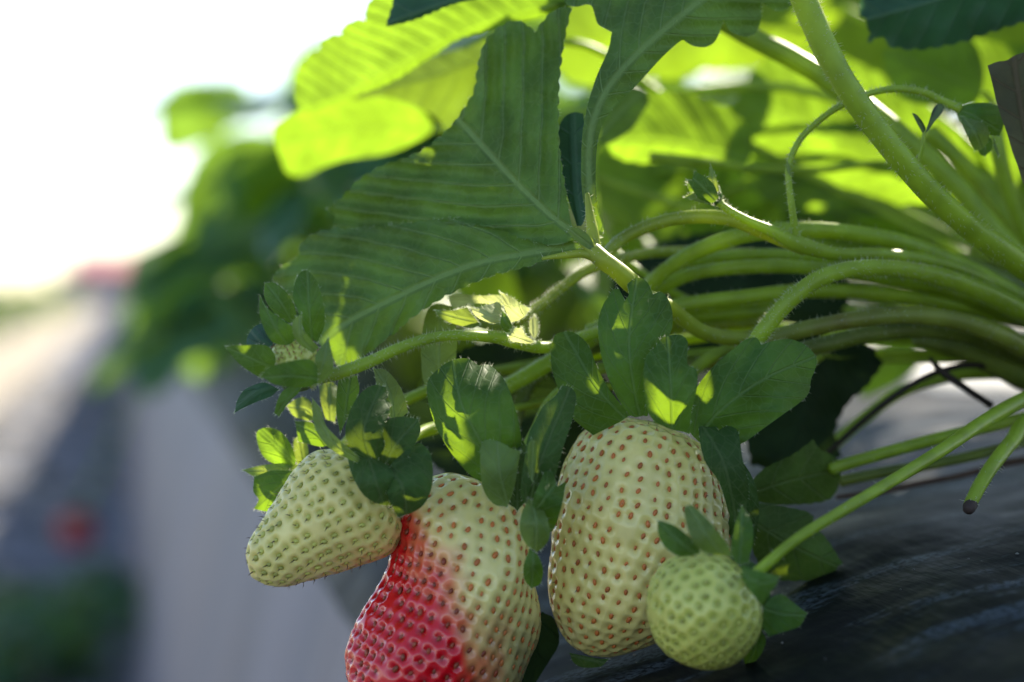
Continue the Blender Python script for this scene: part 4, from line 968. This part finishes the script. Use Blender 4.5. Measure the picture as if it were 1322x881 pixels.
# ================================================================== UNSEEN LEAVES ADDED OVERHEAD TO SHADE THE BERRIES
lit = [(856, 500, 39.0), (850, 470, 39.1), (862, 530, 39.1), (826, 372, 40.0), (818, 385, 39.8), (611, 505, 39.2), (603, 500, 39.2), (789, 345, 40), (800, 350, 40), (775, 290, 40.2), (770, 270, 40.2), (757, 305, 40), (686, 600, 38.3),
       (815, 366, 40.4), (745, 335, 40.2), (640, 385, 41.6), (620, 383, 41.9), (600, 400, 41.5), (660, 395, 41.3), (675, 405, 41.5), (668, 436, 40.9), (690, 425, 41.4), (585, 408, 41.4), (725, 372, 42.6), (700, 392, 42.3),
       (440, 70, 46.3), (480, 50, 46.2), (520, 30, 46), (560, 20, 45.9), (620, 10, 45.7), (400, 110, 46.8), (450, 100, 46.5), (500, 80, 46.1), (560, 50, 45.9), (680, 5, 45.5), (420, 165, 52), (470, 150, 52), (520, 150, 52), (390, 190, 52.5), (450, 185, 52.3),
       (345, 570, 41.5), (360, 585, 41.5), (385, 580, 41.9), (350, 605, 41.4), (425, 500, 42), (400, 530, 41.8),
       (930, 283, 41), (880, 281, 40.8), (1050, 292, 43.2), (850, 290, 40.8), (925, 245, 41.2), (1009, 688, 42.5)]
for x in range(790, 970, 30):
    for y in (135, 160, 190): lit.append((x, y, 49.5))
for x in range(960, 1280, 45):
    for y in range(90, 270, 45): lit.append((x, y, 52.5))
for x in range(740, 1060, 45): lit += [(x, 20, 54.3), (x, 70, 54.5)]
for y in (80, 140, 200): lit += [(1270, y, 51.5), (1330, y, 51)]
LIT = [P(*a) for a in lit]+[Vector((x, y, H-.036)) for x in (.28, .32, .36, .40) for y in (.85, .95)]
shade = []
r = random.Random(11)
for x in range(330, 1340, 22):
    for y in range(150, 900, 22):
        if y < 200 and x < 600: continue
        shade.append(P(x+r.uniform(-9, 9), y+r.uniform(-9, 9), r.choice([39, 40.5, 42])))
for x in range(960, 1340, 40):
    for y in range(600, 881, 40): shade.append(P(x, y, 41.5))
for x in range(640, 1020, 28):
    for y in range(0, 200, 28): shade.append(P(x, y, 40.8))
for i in range(170): shade.append(Vector((r.uniform(.08, .24), r.uniform(.29, .60), H-.05)))
for x in range(1130, 1330, 30): shade.append(P(x, 20, 46.5))
su = SUN.orthogonal().normalized(); sv = SUN.cross(su)
unc = list(shade); placed = []
LW = [(.060, .052), (.052, .046), (.066, .055)]
tries = 0
group = 'unseen leaves added overhead to shade the berries'
def inframe(p, m=14):
    x, y, d = proj(p)
    return -m < x < 1322+m and -m < y < 881+m
while unc and tries < 24000:
    tries += 1
    T = r.choice(unc)
    s = r.uniform(.075, .20 if tries < 2500 else .32)
    nrm = (SUN+Vector((r.uniform(-.5, .5), r.uniform(-.5, .5), r.uniform(-.3, .5)))).normalized()
    xd = (nrm.orthogonal().normalized()); xd = Matrix.Rotation(r.uniform(0, 6.28), 3, nrm) @ xd
    k = r.randrange(3); sc_ = r.choice([1.0, .85, .7, .5, .4, .3, .25] if tries > 400 else [1.1, .95, .8])
    L, W = LW[k][0]*sc_, LW[k][1]*sc_
    cen = T+SUN*s
    yd = nrm.cross(xd)
    rim = [cen+xd*math.cos(a)*L*.5+yd*math.sin(a)*W*.5 for a in (0, .8, 1.6, 2.4, 3.2, 4, 4.8, 5.6)]
    if any(inframe(p) for p in rim): continue
    if min((p-C0).length for p in rim) < .2: continue
    def hit(q, f):
        den = SUN.dot(nrm)
        tt = (cen-q).dot(nrm)/den
        if tt < 0: return False
        h = q+SUN*tt-cen
        return (h.dot(xd)/(L*.5))**2+(h.dot(yd)/(W*.5))**2 < f
    if any(hit(q, 1.3 if tries < 2500 else 1.1) for q in LIT): continue
    cov = [q for q in unc if hit(q, .8)]
    if len(cov) < (3 if tries < 900 else 1): continue
    unc = [q for q in unc if q not in cov]
    placed.append((k, sc_, cen-xd*L*.5, xd, nrm))
print('overhead leaves', len(placed), 'uncovered', len(unc), 'of', len(shade))
for k, s_, b, xd, nrm in placed:
    e = thing('added_shade_leaf', b, 'unseen green leaf added above the picture to shade the berries', 'leaf', group)
    lf = bpy.data.objects.new('leaflet', LM[k]); link(lf, e)
    lf.matrix_basis = (orient(xd, nrm).to_4x4()) @ Matrix.Scale(s_, 4)
    x, y, d = proj(b)
    W_ = [b, b-xd*.006+Vector((0, 0, -.001))]
    W_ = [b, P(max(1420, x+60), min(y, -60), d), P(1500, 150, 50), P(1492, 440, 47)]
    q = [Vector(v) for v in cr([tuple(v) for v in W_], 6)]
    if any(((p-t_)-SUN*(p-t_).dot(SUN)).length < .004 for p in cr([tuple(v) for v in W_], 14) for p in [Vector(p)] for t_ in LIT): continue
    V, Fc, mi = tube_geo(q, [.0009]*len(q), seg=6)
    mk('leaf_stalk', mesh('leaf_stalk', V, Fc), M_STEM, e)

# overlapping leaves behind the bundle and under the lime ones
r = random.Random(77)
SPOTS = [(800, 250, 55, .9), (880, 260, 58, .8), (760, 220, 60, .9), (1000, 270, 60, .9), (1090, 290, 58, .8), (1180, 300, 57, .8), 
         (1300, 250, 56, .7), (900, 330, 62, .9), (800, 330, 60, .8), (1240, 330, 60, .7), (560, 330, 62, .7), (620, 400, 60, .8)]
for i, (x, y, d, s_) in enumerate(SPOTS):
    b_ = P(x, y, d)
    e = thing('strawberry_leaf', b_, 'blurred green leaf overlapping others behind the bundle of stalks and the big ribbed leaf', 'leaf', 'blurred leaves behind the bundle of stalks')
    xd = Vector((r.uniform(-1, 1), r.uniform(-.6, .6), r.uniform(-.8, .4))); nz = Vector((r.uniform(-.7, .7), r.uniform(-.9, -.1), r.uniform(.4, 1)))
    lf = bpy.data.objects.new('leaflet', [LM[3], LM[3], LMM, LM[3]][i % 4]); link(lf, e)  # backlit leaf colours on blades that stand in shade
    M = orient(xd, nz).to_4x4(); lf.matrix_basis = M @ Matrix.Scale(s_, 4) @ Matrix.Translation((-.03, 0, 0))
    st = e.matrix_basis.to_translation()+(M @ Vector((-.03*s_, 0, 0)))
    q = [Vector(v) for v in cr([tuple(st), tuple(st*.5+P(1485, 440, 50)*.5+Vector((0, 0, .03))), tuple(P(1485, 440, 48))], 8)]
    V, Fc, mi = tube_geo(q, [.001]*len(q), seg=6)
    mk('leaf_stalk', mesh('leaf_stalk', V, Fc), M_STEM, e)

# ================================================================== WHOLE PLANTS BEHIND
def plant_meshes(seed, n, R0, Hh):
    r = random.Random(seed); out = []
    for i in range(n):
        a = 2.399*i+r.uniform(-.3, .3)
        f = (i+.5)/n
        rr = R0*math.sqrt(f)*r.uniform(.8, 1.15)
        h = Hh*(1-.75*f*f)*r.uniform(.75, 1.15)
        tip = Vector((rr*math.cos(a), rr*math.sin(a), h))
        pts = [Vector((0, 0, 0)), Vector((tip.x*.25, tip.y*.25, h*.55)), Vector((tip.x*.65, tip.y*.65, h*.95)), tip]
        q = [Vector(v) for v in cr([tuple(v) for v in pts], 4)]
        V, Fc, mi = tube_geo(q, [.0016]*len(q), seg=6)
        me = mesh('leaf_stalk', V, Fc); me.materials.append(M_STEM)
        fwd = Vector((math.cos(a), math.sin(a), r.uniform(-.5, .15))).normalized()
        lf = []
        for ang in (0, 1.25, -1.25):
            x = Matrix.Rotation(ang, 3, 'Z') @ fwd
            up = Vector((r.uniform(-.35, .35)-.2*fwd.x, r.uniform(-.35, .35)-.2*fwd.y, 1))
            lf.append((r.choice([0, 1, 2, 0, 1, 2, 0, 1, 2, 3]), Matrix.Translation(tip) @ orient(x, up).to_4x4() @ Matrix.Scale(r.uniform(.8, 1.15), 4)))
        out.append((me, lf))
    return out
KINDS = [plant_meshes(21, 20, .125, .14), plant_meshes(22, 22, .135, .12), plant_meshes(23, 18, .11, .15)]
def plant(x, y, z, k, rot, s, label, group, LS=None):
    LS = LS or LMD
    e = thing('strawberry_plant', (x, y, z), label, 'strawberry plant', group)
    e.rotation_euler = (0, 0, rot); e.scale = (s, s, s)
    for me, lf in KINDS[k]:
        st = bpy.data.objects.new('leaf_stalk', me); link(st, e)
        for kk, M in lf:
            o = bpy.data.objects.new('leaflet', LS[kk]); link(o, st); o.matrix_basis = M
    return e
r = random.Random(31)
names = ['dark blurred strawberry plant spilling over the bed edge left of the ribbed leaf',
         'second blurred strawberry plant behind, along the bed edge left of the ribbed leaf']
plant(.170, 1.0, H-.044, 2, .4, 1.06, names[0], 'strawberry plants further along the bed')
plant(.18, 1.27, H-.045, 1, 2.4, 1.15, names[1], 'strawberry plants further along the bed')
G = 'strawberry plants further along the bed'
plant(.130, 1.06, H-.050, 2, 3.3, .95, 'bushy strawberry plant peeking out highest against the white sky, left of the yellow leaf', G)
GL = 'blurred strawberry plant in the row behind the focused leaves'
for (x, y, k, rot, s) in [(.56, .86, 1, .2, .95), (.63, 1.15, 2, 1.9, 1.0), (.27, 1.42, 2, 3.0, 1.15), (.48, 1.42, 0, 4.0, 1.1), (.21, 1.68, 2, 5.0, 1.1), (.36, 1.6, 1, 1.0, 1.1), (.62, 1.7, 0, 2.0, 1.15),
                          (.21, 2.05, 0, 1.1, 1.15), (.40, 2.1, 2, 4.1, 1.15), (.7, 2.2, 1, 0.3, 1.15), (.21, 2.5, 1, 2.2, 1.15), (.45, 2.7, 0, 3.3, 1.15), (.21, 3.0, 2, .5, 1.2), (.8, 2.9, 2, 5.3, 1.15), (.21, 3.6, 0, 2.7, 1.2), (.5, 3.5, 1, 1.7, 1.2), (.21, 4.3, 1, 2.7, 1.2)]:
    plant(x, y, H-.045, k, rot, s, GL, G, [LM[0], LM[3], LM[2], LM[3]] if x > .27 and y < 1.8 else None)

# the opposite row
XR = -.46
def row_z(x):
    return float(np.interp(x, [XR-1.0, XR-.95, XR-.08, XR, XR+.07], [0, H-.24, H-.22, H-.24, 0]))
t = NT('row_film'); n1 = t.noise(5, 4)
M_ROW = t.done(t.princ(t.mix(t.step(n1, .35, .65), (0.15, 0.13, 0.09), (0.24, 0.21, 0.16)), .8).outputs[0])
grid_sheet('opposite_bed', [XR-1.0, XR-.95, XR-.5, XR-.08, XR, XR+.035, XR+.07], [0.5+.5*i for i in range(20)]+[12, 16, 22, 30], lambda x, y: row_z(x), M_ROW)
for i in range(20):
    y = 5.5+i*.5+(i*.035*i)
    plant(XR-.22+r.uniform(-.04, .04), y, H-.22, i % 3, r.uniform(0, 6), r.uniform(1.2, 1.5), 'sunlit blurred strawberry plant in the opposite row at the far left', 'strawberry plants in the opposite row', LM)
# dark weeds and a fallen berry in the aisle
for (x, y, s, k) in [(-.04, 2.2, .5, 0), (-.13, 2.3, .5, 1), (-.02, 2.45, .4, 2), (-.20, 2.5, .55, 2), (-.10, 2.1, .5, 1)]:
    plant(x, y, 0.0, k, r.uniform(0, 6), s, 'dark low plant growing in the shaded aisle at the lower left', 'low plants in the aisle')
fb = thing('strawberry', (-.083, 2.95, .055), 'ripe red berry, a blurred red spot above the dark aisle plants', 'strawberry')
px, py, d = proj(Vector((-.083, 2.95, .055)))
d_ = 260.0
stn = [(104, 660, 4, d_), (103, 665, 15, d_), (101, 675, 24, d_), (98, 690, 23, d_), (95, 703, 14, d_), (94, 712, 1, d_)]
fb.location = P(104, 660, d_)
fruit('fruit', stn, [M_RIPE, M_SEEDD, M_STYLE, M_SEEDD], fb, spacing=.004, res=.0015, styles=0, ripef=lambda p, q: 1.0)
for j in range(6):
    a = j*1.05
    o = bpy.data.objects.new('sepal', LM[1]); link(o, fb)
    o.matrix_basis = orient(Vector((math.cos(a), math.sin(a), .2)), Vector((0, 0, 1))).to_4x4() @ Matrix.Scale(.45, 4)
# its stalk comes from a plant lying over from the bed side
V, Fc, mi = tube_geo([Vector(v) for v in cr([tuple(P(104, 660, d_)), tuple(P(112, 640, d_)), tuple(P(150, 560, 262)), tuple(P(200, 420, 265))], 6)], [.0018]*19, seg=6)
mk('fruit_stalk', mesh('fruit_stalk', V, Fc), M_STEM, fb)

# far: greenhouse with a pinkish roof, bare tree
M_WALLF = plain('far_wall', (0.42, 0.40, 0.40), .8); M_ROOFF = plain('far_roof_red', (0.55, 0.22, 0.22), .7)
def boxm(name, x0, x1, y0, y1, z0, z1, mat, parent=None, gable=0):
    V = [(x0, y0, z0), (x1, y0, z0), (x1, y1, z0), (x0, y1, z0), (x0, y0, z1), (x1, y0, z1), (x1, y1, z1), (x0, y1, z1)]
    Fc = [[0, 1, 5, 4], [1, 2, 6, 5], [2, 3, 7, 6], [3, 0, 4, 7], [0, 3, 2, 1]]
    if gable:
        m = (y0+y1)/2
        V += [(x0, m, z1+gable), (x1, m, z1+gable)]
        Fc += [[4, 5, 9, 8], [7, 8, 9, 6], [4, 8, 7], [5, 6, 9]]
    else: Fc += [[4, 5, 6, 7]]
    return mk(name, mesh(name, V, Fc, smooth=False), mat, parent)
hb = thing('farm_building', (-1.0, 60, 0), 'low farm building with a reddish roof on the far horizon at the left, much blurred', 'building')
boxm('wall', -1.9, .3, 60, 64, 0, .75, M_WALLF, hb)
boxm('roof', -1.5, .5, 59.7, 64.3, .78, .82, M_ROOFF, hb, gable=.55)
boxm('door', -.6, -.3, 59.96, 59.99, 0, .6, M_ROOFF, hb)
# tree
tr = thing('bare_tree', (-6.3, 26, 0), 'tan thin-leaved tree at the far left edge above the opposite row, blurred', 'tree')
V, Fc, mi = tube_geo([Vector((-6.3, 26, 0)), Vector((-6.28, 26, .9)), Vector((-6.33, 26, 2.1))], [.07, .05, .02], seg=8)
M_BARK = plain('bark', (.10, .08, .06), .9); M_TAN = plain('tan_leaf', (.22, .19, .11), .8)
mk('trunk', mesh('trunk', V, Fc), M_BARK, tr)
V = []; Fc = []
for _ in range(2600):
    c = Vector((r.gauss(0, 1), r.gauss(0, 1), r.gauss(0, 1)))
    c = c.normalized()*r.random()**.4
    c = Vector((-6.2+c.x*.62, 26+c.y*.6, 1.35+c.z*.66))
    if noise.noise(c*2.5) < -.12: continue
    u = Vector((r.gauss(0, 1), r.gauss(0, 1), r.gauss(0, 1))).normalized(); w = u.orthogonal().normalized()
    k = len(V); s = .07
    V += [c-u*s, c+w*s*.8, c+u*s, c-w*s*.8]; Fc.append([k, k+1, k+2, k+3])
mk('crown', mesh('crown', V, Fc, smooth=False), M_TAN, tr)

# ================================================================== LIGHT AND CAMERA
w = bpy.data.worlds.new('World'); sc.world = w; w.use_nodes = True
nt = w.node_tree; nt.nodes.clear()
sky = nt.nodes.new('ShaderNodeTexSky'); sky.sky_type = 'NISHITA'; sky.sun_disc = False
elev = math.asin(SUN.z); az = math.atan2(SUN.x, SUN.y)
sky.sun_elevation = elev; sky.sun_rotation = az
sky.air_density = 0.75; sky.dust_density = 0.4; sky.ozone_density = 1.0
bg = nt.nodes.new('ShaderNodeBackground'); bg.inputs[1].default_value = 0.12
ow = nt.nodes.new('ShaderNodeOutputWorld')
nt.links.new(sky.outputs[0], bg.inputs[0]); nt.links.new(bg.outputs[0], ow.inputs[0])
ld = bpy.data.lights.new('sun', 'SUN'); ld.energy = 5.0; ld.angle = R(0.5); ld.color = (1, .94, .84)
lo = bpy.data.objects.new('sun', ld); COL.objects.link(lo)
lo.location = (2, 2, 3); lo.rotation_euler = (-SUN).to_track_quat('-Z', 'Y').to_euler()

cd = bpy.data.cameras.new('camera'); cam = bpy.data.objects.new('camera', cd); COL.objects.link(cam)
cam.matrix_world = Matrix.Translation(C0) @ Matrix((RT, UP, -FW)).transposed().to_4x4()
cd.sensor_width = 22.3; cd.lens = 50.0; cd.clip_start = 0.02; cd.clip_end = 2000
cd.dof.use_dof = True; cd.dof.focus_distance = 0.402; cd.dof.aperture_fstop = 5.6
sc.camera = cam

sc.view_settings.view_transform = 'Standard'; sc.view_settings.look = 'None'
sc.view_settings.exposure = 1.42
sc.view_settings.use_white_balance = True; sc.view_settings.white_balance_temperature = 7100; sc.view_settings.gamma = 1
sc.render.engine = 'CYCLES'
cy = sc.cycles
cy.use_denoising = True
cy.max_bounces = 8; cy.diffuse_bounces = 4; cy.glossy_bounces = 3; cy.transmission_bounces = 6
cy.sample_clamp_indirect = 6
